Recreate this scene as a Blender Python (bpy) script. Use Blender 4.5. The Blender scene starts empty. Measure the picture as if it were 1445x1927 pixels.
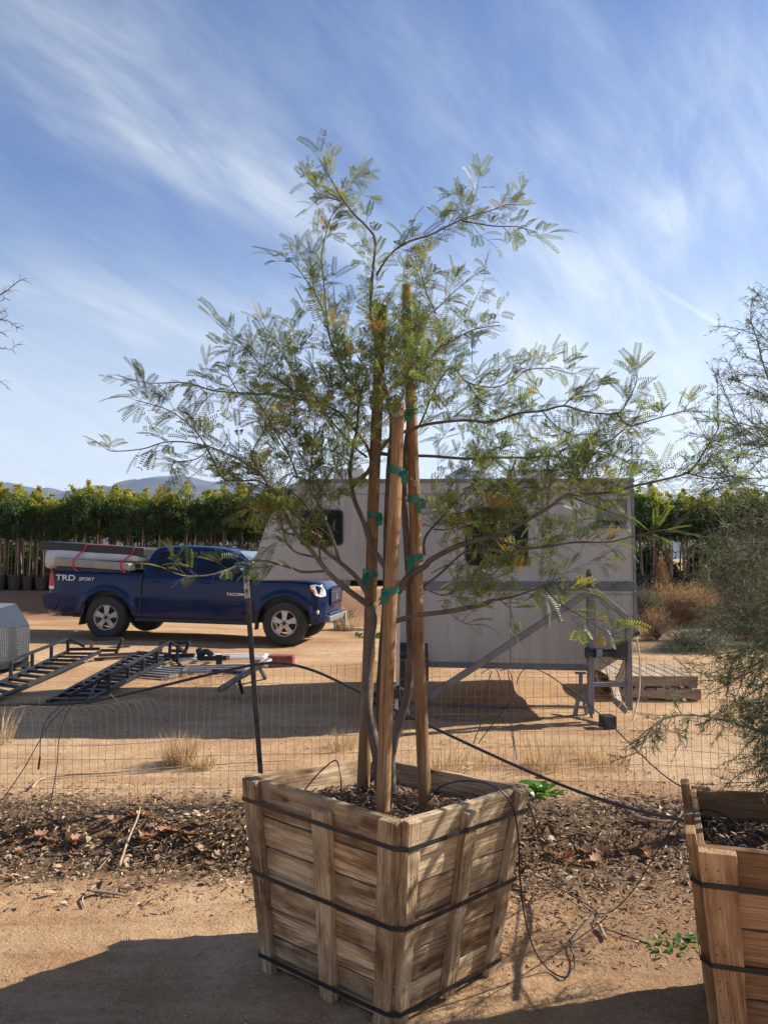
import bpy, bmesh, math, random
from mathutils import Vector, Matrix, noise
R = math.radians
random.seed(7)
scene = bpy.context.scene
COL = scene.collection

# ------------------------------------------------------------------ camera
CAM_H, PITCH, FPX, W0, H0 = 1.6, 3.44, 1448.0, 1445.0, 1927.0
cam_d = bpy.data.cameras.new('camera')
cam = bpy.data.objects.new('camera', cam_d); COL.objects.link(cam)
cam.location = (0, 0, CAM_H); cam.rotation_euler = (R(90 + PITCH), 0, 0)
cam_d.sensor_fit = 'VERTICAL'; cam_d.sensor_height = 36.0; cam_d.lens = FPX / H0 * 36.0
cam_d.clip_start = 0.05; cam_d.clip_end = 30000
scene.camera = cam

# ------------------------------------------------------------------ light
SUN_AZ, SUN_EL = 15.0, 33.0           # azimuth measured from +X towards +Y
SUN = Vector((math.cos(R(SUN_EL)) * math.cos(R(SUN_AZ)), math.cos(R(SUN_EL)) * math.sin(R(SUN_AZ)), math.sin(R(SUN_EL))))
sd = bpy.data.lights.new('sun', 'SUN'); sd.energy = 4.9; sd.angle = R(0.5); sd.color = (1.0, 0.95, 0.87)
so = bpy.data.objects.new('sun', sd); COL.objects.link(so)
so.rotation_euler = SUN.to_track_quat('Z', 'Y').to_euler(); so.location = (20, 8, 15)

w = bpy.data.worlds.new("World"); scene.world = w; w.use_nodes = True
nt = w.node_tree; nt.nodes.clear()
def N(t, **k):
    n = nt.nodes.new(t)
    for a, b in k.items(): setattr(n, a, b)
    return n
def L(a, b): nt.links.new(a, b)
def val(x):
    return x
def math_n(op, a, b=None, c=None, clamp=False):
    n = N('ShaderNodeMath', operation=op); n.use_clamp = clamp
    for i, v in enumerate((a, b, c)):
        if v is None: continue
        if isinstance(v, (int, float)): n.inputs[i].default_value = v
        else: L(v, n.inputs[i])
    return n.outputs[0]
out = N('ShaderNodeOutputWorld'); bg = N('ShaderNodeBackground'); bg.inputs[1].default_value = 0.13
sky = N('ShaderNodeTexSky', sky_type='NISHITA'); sky.sun_disc = False
sky.sun_elevation = R(SUN_EL); sky.sun_rotation = R(90 - SUN_AZ)
sky.air_density = 1.0; sky.dust_density = 0.3; sky.ozone_density = 2.5; sky.altitude = 700
tc = N('ShaderNodeTexCoord'); sep = N('ShaderNodeSeparateXYZ'); L(tc.outputs['Generated'], sep.inputs[0])
X, Y, Z = sep.outputs
zz = math_n('MAXIMUM', Z, 0.0); den = math_n('ADD', zz, 0.30)
U = math_n('DIVIDE', X, den); V = math_n('DIVIDE', Y, den)      # position on the cloud layer
def band(ax, ay, bx, by, wd, soft=1.0):
    """soft-edged streak of cloud between two points of the layer"""
    dx, dy = bx - ax, by - ay; l = math.hypot(dx, dy); dx /= l; dy /= l
    u = math_n('SUBTRACT', U, ax); v = math_n('SUBTRACT', V, ay)
    t = math_n('ADD', math_n('MULTIPLY', u, dx), math_n('MULTIPLY', v, dy))
    s = math_n('ADD', math_n('MULTIPLY', u, -dy), math_n('MULTIPLY', v, dx))
    tt = math_n('DIVIDE', math_n('SUBTRACT', t, l / 2), l / 2 * 1.15)
    ss = math_n('DIVIDE', s, wd)
    q = math_n('ADD', math_n('POWER', math_n('ABSOLUTE', tt), 2.5), math_n('MULTIPLY', ss, ss))
    return math_n('POWER', 2.718, math_n('MULTIPLY', q, -soft))
def skypt(px, py):
    cx, cy = (px - W0 / 2) / FPX, (H0 / 2 - py) / FPX; p = R(PITCH)
    d = Vector((cx, math.cos(p) - cy * math.sin(p), math.sin(p) + cy * math.cos(p))).normalized()
    return d.x / (d.z + .30), d.y / (d.z + .30)
def lay(scale, sx, sy, rot, detail, dist, rough=.62):
    c = N('ShaderNodeCombineXYZ'); L(U, c.inputs[0]); L(V, c.inputs[1])
    m = N('ShaderNodeMapping', vector_type='TEXTURE'); m.inputs['Rotation'].default_value = (0, 0, R(rot)); m.inputs['Scale'].default_value = (1 / sx, 1 / sy, 1)
    L(c.outputs[0], m.inputs[0])
    n = N('ShaderNodeTexNoise'); n.inputs['Scale'].default_value = scale; n.inputs['Detail'].default_value = detail
    n.inputs['Distortion'].default_value = dist; n.inputs['Roughness'].default_value = rough; L(m.outputs[0], n.inputs[0])
    return n.outputs[0]
def mrange(v, a, b, c=0., d=1.):
    n = N('ShaderNodeMapRange'); n.clamp = True; n.interpolation_type = 'SMOOTHSTEP'
    L(v, n.inputs[0])
    for i, q in enumerate((a, b, c, d)): n.inputs[i + 1].default_value = q
    return n.outputs[0]
def B(p, q, wd, s=1.0): return band(*skypt(*p), *skypt(*q), wd, s)
def add(*a):
    t = a[0]
    for b in a[1:]: t = math_n('ADD', t, b)
    return t
mul = lambda a, b: math_n('MULTIPLY', a, b)
streak = mrange(lay(2.4, .34, 2.3, 43, 8, .25, .60), .30, .72)      # long fibres
curd = mrange(lay(5.5, .6, 2.0, 62, 10, .4, .64), .32, .72)         # fine curdled cirrus
soft = mrange(lay(1.3, 1, 1, 10, 3, .2, .5), .28, .72)
veil = add(mul(B((-60, 60), (700, 480), .085), .66), mul(B((60, 30), (680, 330), .20), .32), mul(B((-300, 560), (560, 640), .14), .30),
           mul(B((900, 430), (1200, 680), .24), .66), mul(B((980, 280), (1260, 440), .14), .34), mul(B((1350, 0), (1500, 400), .20), .50),
           mul(B((1150, 450), (1500, 300), .08), .26), mul(B((680, 200), (1080, 50), .16), .24), mul(B((-50, 20), (200, -100), .16), .25))
mod = add(.26, mul(streak, .58), mul(curd, .44))
cl = mul(mul(veil, mod), .62)
low = math_n('POWER', mrange(Z, .46, .0), .95)
cl = add(cl, mul(low, add(.84, mul(soft, .14), mul(curd, .14))), mul(mul(curd, streak), .14))
cl = add(cl, mul(B((1235, 540), (1405, 645), .0065, 1.2), .20))     # contrail
cl = math_n('MULTIPLY', cl, 1.0, clamp=True)
rightg = mrange(X, -.6, .7, .90, 1.22)
cc = N('ShaderNodeMix', data_type='RGBA'); cc.blend_type = 'MIX'
L(cl, cc.inputs[0])
hs = N('ShaderNodeHueSaturation'); hs.inputs['Saturation'].default_value = 1.10; hs.inputs['Value'].default_value = 0.68
hs.inputs['Hue'].default_value = .508
L(sky.outputs[0], hs.inputs['Color']); L(hs.outputs[0], cc.inputs[6])
cv = N('ShaderNodeVectorMath', operation='SCALE'); cv.inputs[0].default_value = (3.75, 4.0, 4.3); L(rightg, cv.inputs['Scale'])
L(cv.outputs[0], cc.inputs[7])
L(cc.outputs[2], bg.inputs[0]); L(bg.outputs[0], out.inputs[0])
scene.view_settings.view_transform = 'Standard'; scene.view_settings.look = 'None'
scene.view_settings.gamma = 1.0; scene.view_settings.exposure = 0.92
scene.cycles.max_bounces = 8; scene.cycles.transparent_max_bounces = 12
# ------------------------------------------------------------------ helpers
def P(px, py, d):
    """the point of the place seen at photo pixel (px,py), d metres ahead"""
    cx, cy = (px - W0 / 2) / FPX, (H0 / 2 - py) / FPX; p = R(PITCH)
    v = Vector((cx, math.cos(p) - cy * math.sin(p), math.sin(p) + cy * math.cos(p)))
    return v * (d / v.y) + Vector((0, 0, CAM_H))
def sm(a, b, x):
    t = min(1, max(0, (x - a) / (b - a))); return t * t * (3 - 2 * t)
def nz(x, y, s=1.0, k=0.0): return noise.noise(Vector((x * s, y * s, k)))
def ground_z(x, y):
    n1 = nz(x, y, .7, 3.1)
    edge = 4.30 + .10 * n1 + .05 * nz(x, y, 3, 1)
    z = .085 * sm(edge - .05, edge + .22, y) + .035 * sm(5.0, 12.5, y)
    z += .022 * math.exp(-((y - 4.62 - .12 * n1) / .30) ** 2)                       # heaped litter bank
    z -= .030 * math.exp(-((y - 4.12 - .1 * n1) / .16) ** 2)
    tilt = max(-8, min(1.5, x + 3.4)); z += -.021 * tilt * sm(9.5, 13, y) * (1 - sm(17, 19, y))
    b = sm(18.7 + nz(x, 0, .35, 5) * .5, 20.0 + nz(x, 0, .3, 8) * .4, y)
    z += .64 * b * (1 - sm(60, 120, y))
    z += .20 * math.exp(-(((x - 1.6) / 1.6) ** 2 + ((y - 10.6) / .8) ** 2))
    near = 1 - sm(14, 40, y)
    z += near * (.012 * nz(x, y, 1.7, 1) + .006 * nz(x, y, 6, 2) + .02 * nz(x * .25, y, 1.6, 6) * sm(5, 7, y))
    if y < 8 and abs(x) < 4: z += .0055 * nz(x, y, 13, 4) + .0035 * nz(x, y, 37, 6)
    return z
def wmat(o):
    m = Matrix.Identity(4); ch = []
    while o: ch.append(o); o = o.parent
    for q in reversed(ch): m = m @ q.matrix_parent_inverse @ q.matrix_basis
    return m
def adopt(o, parent):
    o.parent = parent; o.matrix_parent_inverse = wmat(parent).inverted()
def props(o, label=None, cat=None, group=None, kind=None):
    if label: o['label'] = label
    if cat: o['category'] = cat
    if group: o['group'] = group
    if kind: o['kind'] = kind
    return o
def thing(name, label, cat, loc=(0, 0, 0), group=None):
    o = bpy.data.objects.new(name, None); COL.objects.link(o); o.location = loc
    o.empty_display_size = .1
    return props(o, label, cat, group)
class MB:
    def __init__(s): s.v = []; s.f = []; s.t = []; s.m = []; s.tint = 0.0
    def face(s, *pts):
        i = len(s.v); s.v.extend(Vector(p) for p in pts); s.f.append(tuple(range(i, i + len(pts)))); s.t.append(s.tint)
    def hexa(s, c):                      # 8 corners: bottom 0-3, top 4-7
        i = len(s.v); s.v.extend(Vector(p) for p in c)
        for q in ((0, 3, 2, 1), (4, 5, 6, 7), (0, 1, 5, 4), (1, 2, 6, 5), (2, 3, 7, 6), (3, 0, 4, 7)):
            s.f.append(tuple(i + k for k in q)); s.t.append(s.tint)
    def box(s, lo, hi, M=None):
        (a, b, c), (d, e, f) = lo, hi
        p = [(a, b, c), (d, b, c), (d, e, c), (a, e, c), (a, b, f), (d, b, f), (d, e, f), (a, e, f)]
        p = [Vector(q) for q in p]
        if M is not None: p = [M @ q for q in p]
        s.hexa(p)
    def bar(s, a, b, w, h, up=(0, 0, 1)):
        a, b = Vector(a), Vector(b); d = (b - a).normalized(); up = Vector(up)
        x = d.cross(up)
        if x.length < 1e-4: x = d.cross(Vector((1, 0, 0)))
        x.normalize(); z = x.cross(d).normalized(); x *= w / 2; z *= h / 2
        s.hexa([a - x - z, a + x - z, b + x - z, b - x - z, a - x + z, a + x + z, b + x + z, b - x + z])
    def tube(s, pts, rad, n=8, cap=True):
        pts = [Vector(p) for p in pts]
        if not hasattr(rad, '__len__'): rad = [rad] * len(pts)
        base = len(s.v); ref = None
        for i, p in enumerate(pts):
            d = (pts[min(i + 1, len(pts) - 1)] - pts[max(i - 1, 0)])
            if d.length < 1e-9: d = Vector((0, 0, 1))
            d.normalize()
            if ref is None: ref = d.orthogonal().normalized()
            ref = (ref - d * ref.dot(d))
            if ref.length < 1e-6: ref = d.orthogonal()
            ref.normalize(); q = d.cross(ref)
            for k in range(n):
                a = 2 * math.pi * k / n
                s.v.append(p + (ref * math.cos(a) + q * math.sin(a)) * rad[i])
        for i in range(len(pts) - 1):
            for k in range(n):
                a = base + i * n + k; b = base + i * n + (k + 1) % n
                s.f.append((a, b, b + n, a + n)); s.t.append(s.tint)
        if cap and n > 2:
            s.f.append(tuple(base + k for k in range(n))[::-1]); s.t.append(s.tint)
            e = base + (len(pts) - 1) * n
            s.f.append(tuple(e + k for k in range(n))); s.t.append(s.tint)
    def prism(s, poly, a, b, f):         # poly of (u,v); f(u,v,t)->point ; t in {a,b}
        n = len(poly); i = len(s.v)
        for t in (a, b):
            for u, v in poly: s.v.append(Vector(f(u, v, t)))
        s.f.append(tuple(range(i, i + n))[::-1]); s.f.append(tuple(range(i + n, i + 2 * n)))
        s.t += [s.tint] * 2
        for k in range(n):
            s.f.append((i + k, i + (k + 1) % n, i + n + (k + 1) % n, i + n + k)); s.t.append(s.tint)
    def lathe(s, prof, M, n=24):          # prof of (r, h) about local z
        base = len(s.v)
        for r, h in prof:
            for k in range(n):
                a = 2 * math.pi * k / n; s.v.append(M @ Vector((r * math.cos(a), r * math.sin(a), h)))
        for i in range(len(prof) - 1):
            for k in range(n):
                a = base + i * n + k; b = base + i * n + (k + 1) % n
                s.f.append((a, b, b + n, a + n)); s.t.append(s.tint)
    def build(s, name, mat, parent=None, smooth=False, bevel=0, M=None, tint=False, fix=True, seg=2):
        me = bpy.data.meshes.new(name)
        vs = s.v
        if M is not None:
            Mi = M.inverted(); vs = [Mi @ v for v in vs]
        me.from_pydata([tuple(v) for v in vs], [], s.f)
        if tint:
            at = me.attributes.new('tint', 'FLOAT', 'FACE'); at.data.foreach_set('value', s.t)
        if fix and len(s.f) < 20000:
            bm = bmesh.new(); bm.from_mesh(me); bmesh.ops.recalc_face_normals(bm, faces=bm.faces); bm.to_mesh(me); bm.free()
        me.materials.append(mat)
        if smooth:
            me.polygons.foreach_set('use_smooth', [True] * len(me.polygons))
            if smooth != 'full': me.set_sharp_from_angle(angle=R(38))
        o = bpy.data.objects.new(name, me); COL.objects.link(o)
        if M is not None: o.matrix_basis = M
        if parent is not None: adopt(o, parent)
        if bevel:
            b = o.modifiers.new('bevel', 'BEVEL'); b.width = bevel; b.segments = seg; b.limit_method = 'ANGLE'; b.angle_limit = R(40)
        return o
def smooth_path(pts, sub=6):
    """Catmull-Rom through the points"""
    pts = [Vector(p) for p in pts]; q = [pts[0]] + pts + [pts[-1]]; out_ = []
    for i in range(1, len(q) - 2):
        a, b, c, d = q[i - 1], q[i], q[i + 1], q[i + 2]
        for k in range(sub):
            t = k / sub
            out_.append(.5 * ((2 * b) + (c - a) * t + (2 * a - 5 * b + 4 * c - d) * t * t + (3 * b - a - 3 * c + d) * t ** 3))
    out_.append(pts[-1]); return out_
def copy_tree(o, parent=None):
    c = o.copy(); COL.objects.link(c); c.parent = parent
    for ch in o.children: copy_tree(ch, c)
    return c

# ------------------------------------------------------------------ materials
class MatB:
    def __init__(s, name, rough=.8, metal=0., spec=.5):
        s.m = bpy.data.materials.new(name); s.m.use_nodes = True; s.nt = s.m.node_tree
        s.b = s.nt.nodes['Principled BSDF']; s.b.inputs['Roughness'].default_value = rough
        s.b.inputs['Metallic'].default_value = metal; s.b.inputs['Specular IOR Level'].default_value = spec
    def n(s, t, **k):
        x = s.nt.nodes.new(t)
        for a, b in k.items(): setattr(x, a, b)
        return x
    def l(s, a, b): s.nt.links.new(a, b)
    def coord(s, kind='Object', scale=(1, 1, 1), rnd=False):
        c = s.n('ShaderNodeTexCoord'); m = s.n('ShaderNodeMapping'); m.inputs['Scale'].default_value = scale
        s.l(c.outputs[kind], m.inputs[0])
        if rnd:
            oi = s.n('ShaderNodeObjectInfo'); v = s.n('ShaderNodeVectorMath', operation='SCALE'); v.inputs[0].default_value = (37, 11, 53)
            s.l(oi.outputs['Random'], v.inputs['Scale']); s.l(v.outputs[0], m.inputs['Location'])
        return m.outputs[0]
    def noise(s, co, scale, detail=4, rough=.6, dist=0):
        x = s.n('ShaderNodeTexNoise'); x.inputs['Scale'].default_value = scale; x.inputs['Detail'].default_value = detail
        x.inputs['Roughness'].default_value = rough; x.inputs['Distortion'].default_value = dist; s.l(co, x.inputs[0]); return x.outputs[0]
    def ramp(s, f, stops):
        r = s.n('ShaderNodeValToRGB'); e = r.color_ramp.elements
        while len(e) < len(stops): e.new(.5)
        for el, (p, c) in zip(e, stops): el.position = p; el.color = (*c, 1) if len(c) == 3 else c
        s.l(f, r.inputs[0]); return r.outputs[0]
    def mix(s, f, a, b, mode='MIX'):
        x = s.n('ShaderNodeMix', data_type='RGBA'); x.blend_type = mode
        for i, v in ((0, f), (6, a), (7, b)):
            if isinstance(v, (int, float)): x.inputs[i].default_value = v
            elif isinstance(v, tuple): x.inputs[i].default_value = (*v, 1)
            else: s.l(v, x.inputs[i])
        return x.outputs[2]
    def col(s, c):
        if isinstance(c, tuple): s.b.inputs['Base Color'].default_value = (*c, 1)
        else: s.l(c, s.b.inputs['Base Color'])
    def bump(s, h, strength=.5, dist=.01):
        b = s.n('ShaderNodeBump'); b.inputs['Strength'].default_value = strength; b.inputs['Distance'].default_value = dist
        s.l(h, b.inputs['Height']); s.l(b.outputs[0], s.b.inputs['Normal'])
def plain(name, c, rough=.7, metal=0., var=.25, scale=6, bump=.0, rnd=False, spec=.5):
    k = MatB(name, rough, metal, spec); co = k.coord(rnd=rnd)
    n1 = k.noise(co, scale, 5); lo = tuple(x * (1 - var) for x in c); hi = tuple(min(1, x * (1 + var)) for x in c)
    k.col(k.ramp(n1, [(.3, lo), (.7, hi)]))
    if bump: k.bump(k.noise(co, scale * 9, 4), bump, .005)
    return k.m
def wood_mat(name, c_dark, c_mid, c_light, grain=1.0, rough=.85, rnd=True, stain=.5):
    k = MatB(name, rough, 0, .25)
    co = k.coord(scale=(1, 1, 1), rnd=rnd)
    st = k.n('ShaderNodeMapping'); st.inputs['Scale'].default_value = (1.6, 26, 26); k.l(co, st.inputs[0])
    g = k.noise(st.outputs[0], 1.7 * grain, 6, .65, 1.2)
    st3 = k.n('ShaderNodeMapping'); st3.inputs['Scale'].default_value = (2.2, 120, 120); k.l(co, st3.inputs[0])
    fg = k.noise(st3.outputs[0], 1.0, 3, .6, .3)
    big = k.noise(co, 3.3, 5, .6, .8)
    st2 = k.n('ShaderNodeMapping'); st2.inputs['Scale'].default_value = (1.2, 5, 5); k.l(co, st2.inputs[0])
    big2 = k.noise(st2.outputs[0], 2.0, 5, .6, .6)
    c = k.ramp(g, [(.30, c_dark), (.46, c_mid), (.68, c_light)])
    c = k.mix(k.ramp(fg, [(.35, (.55, .55, .55)), (.55, (1, 1, 1))]), (0, 0, 0), c, 'MIX') if False else k.mix(.55, c, k.ramp(fg, [(.38, (.34, .29, .25)), (.52, (1, 1, 1))]), 'MULTIPLY')
    c = k.mix(k.ramp(big2, [(.45, (0, 0, 0)), (.60, (stain, stain, stain))]), c, tuple(x * .9 for x in c_dark), 'MIX')
    c = k.mix(k.ramp(big, [(.45, (0, 0, 0)), (.75, (.5, .5, .5))]), c, tuple(min(1, x * 1.1) for x in c_light), 'MIX')
    km = k.n('ShaderNodeMapping'); km.inputs['Scale'].default_value = (3.2, 8, 8); k.l(co, km.inputs[0])
    kv = k.n('ShaderNodeTexVoronoi'); kv.inputs['Scale'].default_value = 1.0; k.l(km.outputs[0], kv.inputs[0])
    c = k.mix(k.ramp(kv.outputs['Distance'], [(.05, (.9, .9, .9)), (.11, (0, 0, 0))]), c, tuple(x * .55 for x in c_dark), 'MIX')
    oi = k.n('ShaderNodeObjectInfo'); h = k.n('ShaderNodeHueSaturation'); mr = k.n('ShaderNodeMapRange')
    mr.inputs[3].default_value = .68; mr.inputs[4].default_value = 1.30; k.l(oi.outputs['Random'], mr.inputs[0])
    k.l(mr.outputs[0], h.inputs['Value']); k.l(c, h.inputs['Color']); k.col(h.outputs[0])
    hb = k.n('ShaderNodeMath', operation='ADD'); k.l(g, hb.inputs[0]); k.l(fg, hb.inputs[1])
    k.bump(hb.outputs[0], .8, .004)
    return k.m
def leaf_mat(name, stops, trans=.5, rough=.55, tcol=1.25):
    """thin leaves: reflect and pass light; colour varies with the leaf's own 'tint'"""
    k = MatB(name, rough, 0, .35)
    at = k.n('ShaderNodeAttribute', attribute_name='tint')
    c = k.ramp(at.outputs['Fac'], stops); k.col(c)
    tr = k.n('ShaderNodeBsdfTranslucent'); h = k.n('ShaderNodeHueSaturation'); h.inputs['Value'].default_value = tcol
    h.inputs['Saturation'].default_value = 1.12; h.inputs['Hue'].default_value = .49
    k.l(c, h.inputs['Color']); k.l(h.outputs[0], tr.inputs[0])
    mx = k.n('ShaderNodeMixShader'); mx.inputs[0].default_value = trans
    k.l(k.b.outputs[0], mx.inputs[1]); k.l(tr.outputs[0], mx.inputs[2])
    k.l(mx.outputs[0], k.nt.nodes['Material Output'].inputs[0])
    return k.m
M_ = {}
M_['crate'] = wood_mat('weathered crate wood', (.125, .060, .022), (.41, .265, .14), (.66, .52, .34), stain=.80)
M_['crate2'] = wood_mat('newer crate wood', (.17, .080, .032), (.34, .18, .085), (.47, .29, .15), stain=.45)
M_['stake'] = wood_mat('stake wood', (.12, .055, .022), (.27, .145, .062), (.39, .24, .125), rough=.7, stain=.5)
M_['pallet'] = wood_mat('pallet wood', (.16, .10, .06), (.33, .25, .17), (.5, .40, .29))
M_['strap'] = plain('black steel strapping', (.022, .022, .024), .45, .3, .4, 12)
M_['dash'] = None
M_['poly'] = plain('black poly pipe', (.018, .018, .019), .38, 0, .3, 20)
M_['tape'] = plain('green tie tape', (.006, .125, .075), .45, 0, .35, 30)
M_['bark'] = plain('smooth grey brown bark', (.115, .088, .068), .8, 0, .4, 14, .7)
M_['bark2'] = plain('dark twig bark', (.085, .055, .042), .8, 0, .4, 18, .4)
M_['darksteel'] = plain('dark painted steel', (.035, .037, .042), .45, .5, .4, 9)
M_['greysteel'] = plain('grey painted steel', (.16, .163, .168), .5, .2, .3, 7, .1)
M_['rustysteel'] = plain('old black steel', (.06, .05, .045), .7, .3, .5, 15, .3)
M_['black'] = plain('black plastic', (.016, .016, .017), .5, 0, .3, 10)
M_['rubber'] = plain('tyre rubber', (.028, .027, .026), .75, 0, .3, 12)
M_['alu'] = plain('wheel alloy', (.48, .45, .42), .38, .75, .15, 8)
M_['wire'] = plain('galvanised fence wire', (.17, .13, .10), .5, .55, .4, 3)
M_['white'] = plain('white plastic', (.72, .71, .68), .5, 0, .1, 8)
M_['mattress'] = plain('white mattress cover', (.56, .54, .51), .9, 0, .12, 5, .2)
M_['foam'] = plain('beige foam panel', (.33, .29, .235), .9, 0, .15, 5)
M_['red'] = plain('red webbing', (.50, .025, .035), .6, 0, .1, 8)
M_['redbox'] = plain('faded red metal', (.22, .045, .035), .6, 0, .35, 14)
# ------------------------------------------------------------------ ground
def axis(lim, step, far, grow):
    a = [0.0]; s = step
    while a[-1] < far:
        if a[-1] > lim: s *= grow
        a.append(a[-1] + s)
    return a
xp = axis(3.0, .05, 4500, 1.13); xs = [-v for v in xp[:0:-1]] + xp
yp = axis(7.0, .045, 4500, 1.06); yneg = axis(0.5, .3, 400, 1.5)
ys = [-v for v in yneg[:0:-1]] + yp
g = MB(); nx = len(xs)
for y in ys:
    for x in xs: g.v.append(Vector((x, y, ground_z(x, y))))
for j in range(len(ys) - 1):
    for i in range(nx - 1):
        a = j * nx + i; g.f.append((a, a + 1, a + nx + 1, a + nx)); g.t.append(0)
k = MatB('sandy ground', .95, 0, .15); co = k.coord()
big = k.noise(co, .55, 6, .6, .5); mid = k.noise(co, 3.2, 6, .65, .3); fine = k.noise(co, 70, 5, .75); grit = k.noise(co, 260, 3, .8)
c = k.ramp(big, [(.32, (.41, .238, .118)), (.5, (.545, .353, .192)), (.68, (.65, .465, .275))])
c = k.mix(k.ramp(mid, [(.35, (.0, .0, .0)), (.70, (.55, .55, .55))]), c, (.44, .25, .13))
c = k.mix(.75, c, k.ramp(fine, [(.30, (.62, .58, .55)), (.52, (1, 1, 1)), (.75, (1.12, 1.1, 1.06))]), 'MULTIPLY')
c = k.mix(.7, c, k.ramp(grit, [(.32, (.45, .42, .4)), (.48, (1, 1, 1)), (.8, (1.25, 1.22, 1.18))]), 'MULTIPLY')
lump = k.noise(co, 16, 5, .7)
c = k.mix(.6, c, k.ramp(lump, [(.30, (.66, .60, .55)), (.50, (1, 1, 1)), (.72, (1.12, 1.10, 1.06))]), 'MULTIPLY')
sm_ = k.n('ShaderNodeMapping'); sm_.inputs['Scale'].default_value = (.35, 2.6, 1); k.l(co, sm_.inputs[0])
c = k.mix(.65, c, k.ramp(k.noise(sm_.outputs[0], 1.4, 7, .7, .6), [(.36, (.70, .60, .52)), (.50, (1, 1, 1)), (.70, (1.12, 1.10, 1.05))]), 'MULTIPLY')
geo = k.n('ShaderNodeNewGeometry'); sp = k.n('ShaderNodeSeparateXYZ'); k.l(geo.outputs['Position'], sp.inputs[0])
def kmath(op, a, b):
    n = k.n('ShaderNodeMath', operation=op)
    for i, v in enumerate((a, b)):
        if isinstance(v, (int, float)): n.inputs[i].default_value = v
        else: k.l(v, n.inputs[i])
    return n.outputs[0]
def kmr(v, a, b, c0=0., d0=1.):
    n = k.n('ShaderNodeMapRange'); n.interpolation_type = 'SMOOTHSTEP'; k.l(v, n.inputs[0])
    for i, q in enumerate((a, b, c0, d0)): n.inputs[i + 1].default_value = q
    return n.outputs[0]
yw = kmath('ADD', sp.outputs[1], kmath('MULTIPLY', kmath('SUBTRACT', mid, .5), .9))
litm = kmath('MULTIPLY', kmr(yw, 3.8, 4.15), kmr(yw, 5.2, 4.6))             # decayed litter and humus along the bank
c = k.mix(kmath('MULTIPLY', litm, .8), c, k.ramp(k.noise(co, 45, 5, .8), [(.35, (.055, .030, .018)), (.55, (.14, .085, .05)), (.72, (.28, .19, .12))]))
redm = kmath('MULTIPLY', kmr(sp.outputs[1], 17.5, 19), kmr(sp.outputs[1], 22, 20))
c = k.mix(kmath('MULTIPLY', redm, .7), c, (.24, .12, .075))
humus = kmath('MULTIPLY', kmr(sp.outputs[0], .55, 1.1), kmath('MULTIPLY', kmr(yw, 2.6, 3.1), kmr(yw, 4.3, 3.9)))
c = k.mix(kmath('MULTIPLY', humus, .55), c, (.24, .14, .082))
k.col(c)
hb = kmath('ADD', kmath('MULTIPLY', lump, 2.2), kmath('ADD', kmath('MULTIPLY', fine, 1.0), kmath('MULTIPLY', grit, .5)))
k.bump(hb, .9, .012)
go = g.build('ground', k.m, smooth='full', fix=False); props(go, kind='structure')

# ------------------------------------------------------------------ hills on the horizon
hm = plain('desert hill rock', (.085, .085, .095), .95, 0, .35, .01)
def hill(pts, d, name='hills'):
    """ridge line given as (px, py) at distance d, built as a deep massif"""
    mb = MB(); top = []
    n = 90; x0, x1 = pts[0][0], pts[-1][0]
    for i in range(n + 1):
        px = x0 + (x1 - x0) * i / n
        for (a, ya), (b, yb) in zip(pts, pts[1:]):
            if a <= px <= b: py = ya + (yb - ya) * sm(a, b, px); break
        p = P(px, py, d); p.z += (noise.fractal(Vector((px * .06, d * .001, 1)), 1, 2, 5)) * d * .0035; top.append(p)
    rows = 14
    for j in range(rows + 1):
        t = j / rows * 2 - 1; a = abs(t)
        for i, p in enumerate(top):
            h = p.z * (1 - a ** 1.1)
            h += p.z * .22 * noise.fractal(Vector((p.x * .004, t * 4, 3)), 1, 2, 4) * (1 - a) * (1 if j != rows // 2 else 0)
            mb.v.append(Vector((p.x, d + t * d * .22, max(-2, h) - 2 * a)))
    m = n + 1
    for j in range(rows):
        for i in range(n): q = j * m + i; mb.f.append((q, q + 1, q + m + 1, q + m)); mb.t.append(0)
    o = mb.build(name, hm, smooth='full', fix=True); props(o, kind='structure'); return o
hill([(-700, 930), (-300, 905), (-120, 915), (0, 912), (22, 905), (60, 916), (130, 922), (200, 914), (250, 903), (300, 895), (350, 897), (400, 906),
      (470, 912), (560, 922), (640, 935)], 2600)
hill([(700, 950), (790, 925), (830, 902), (868, 878), (905, 890), (950, 912), (1040, 925), (1150, 935), (1300, 940), (1600, 930)], 2400)
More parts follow.
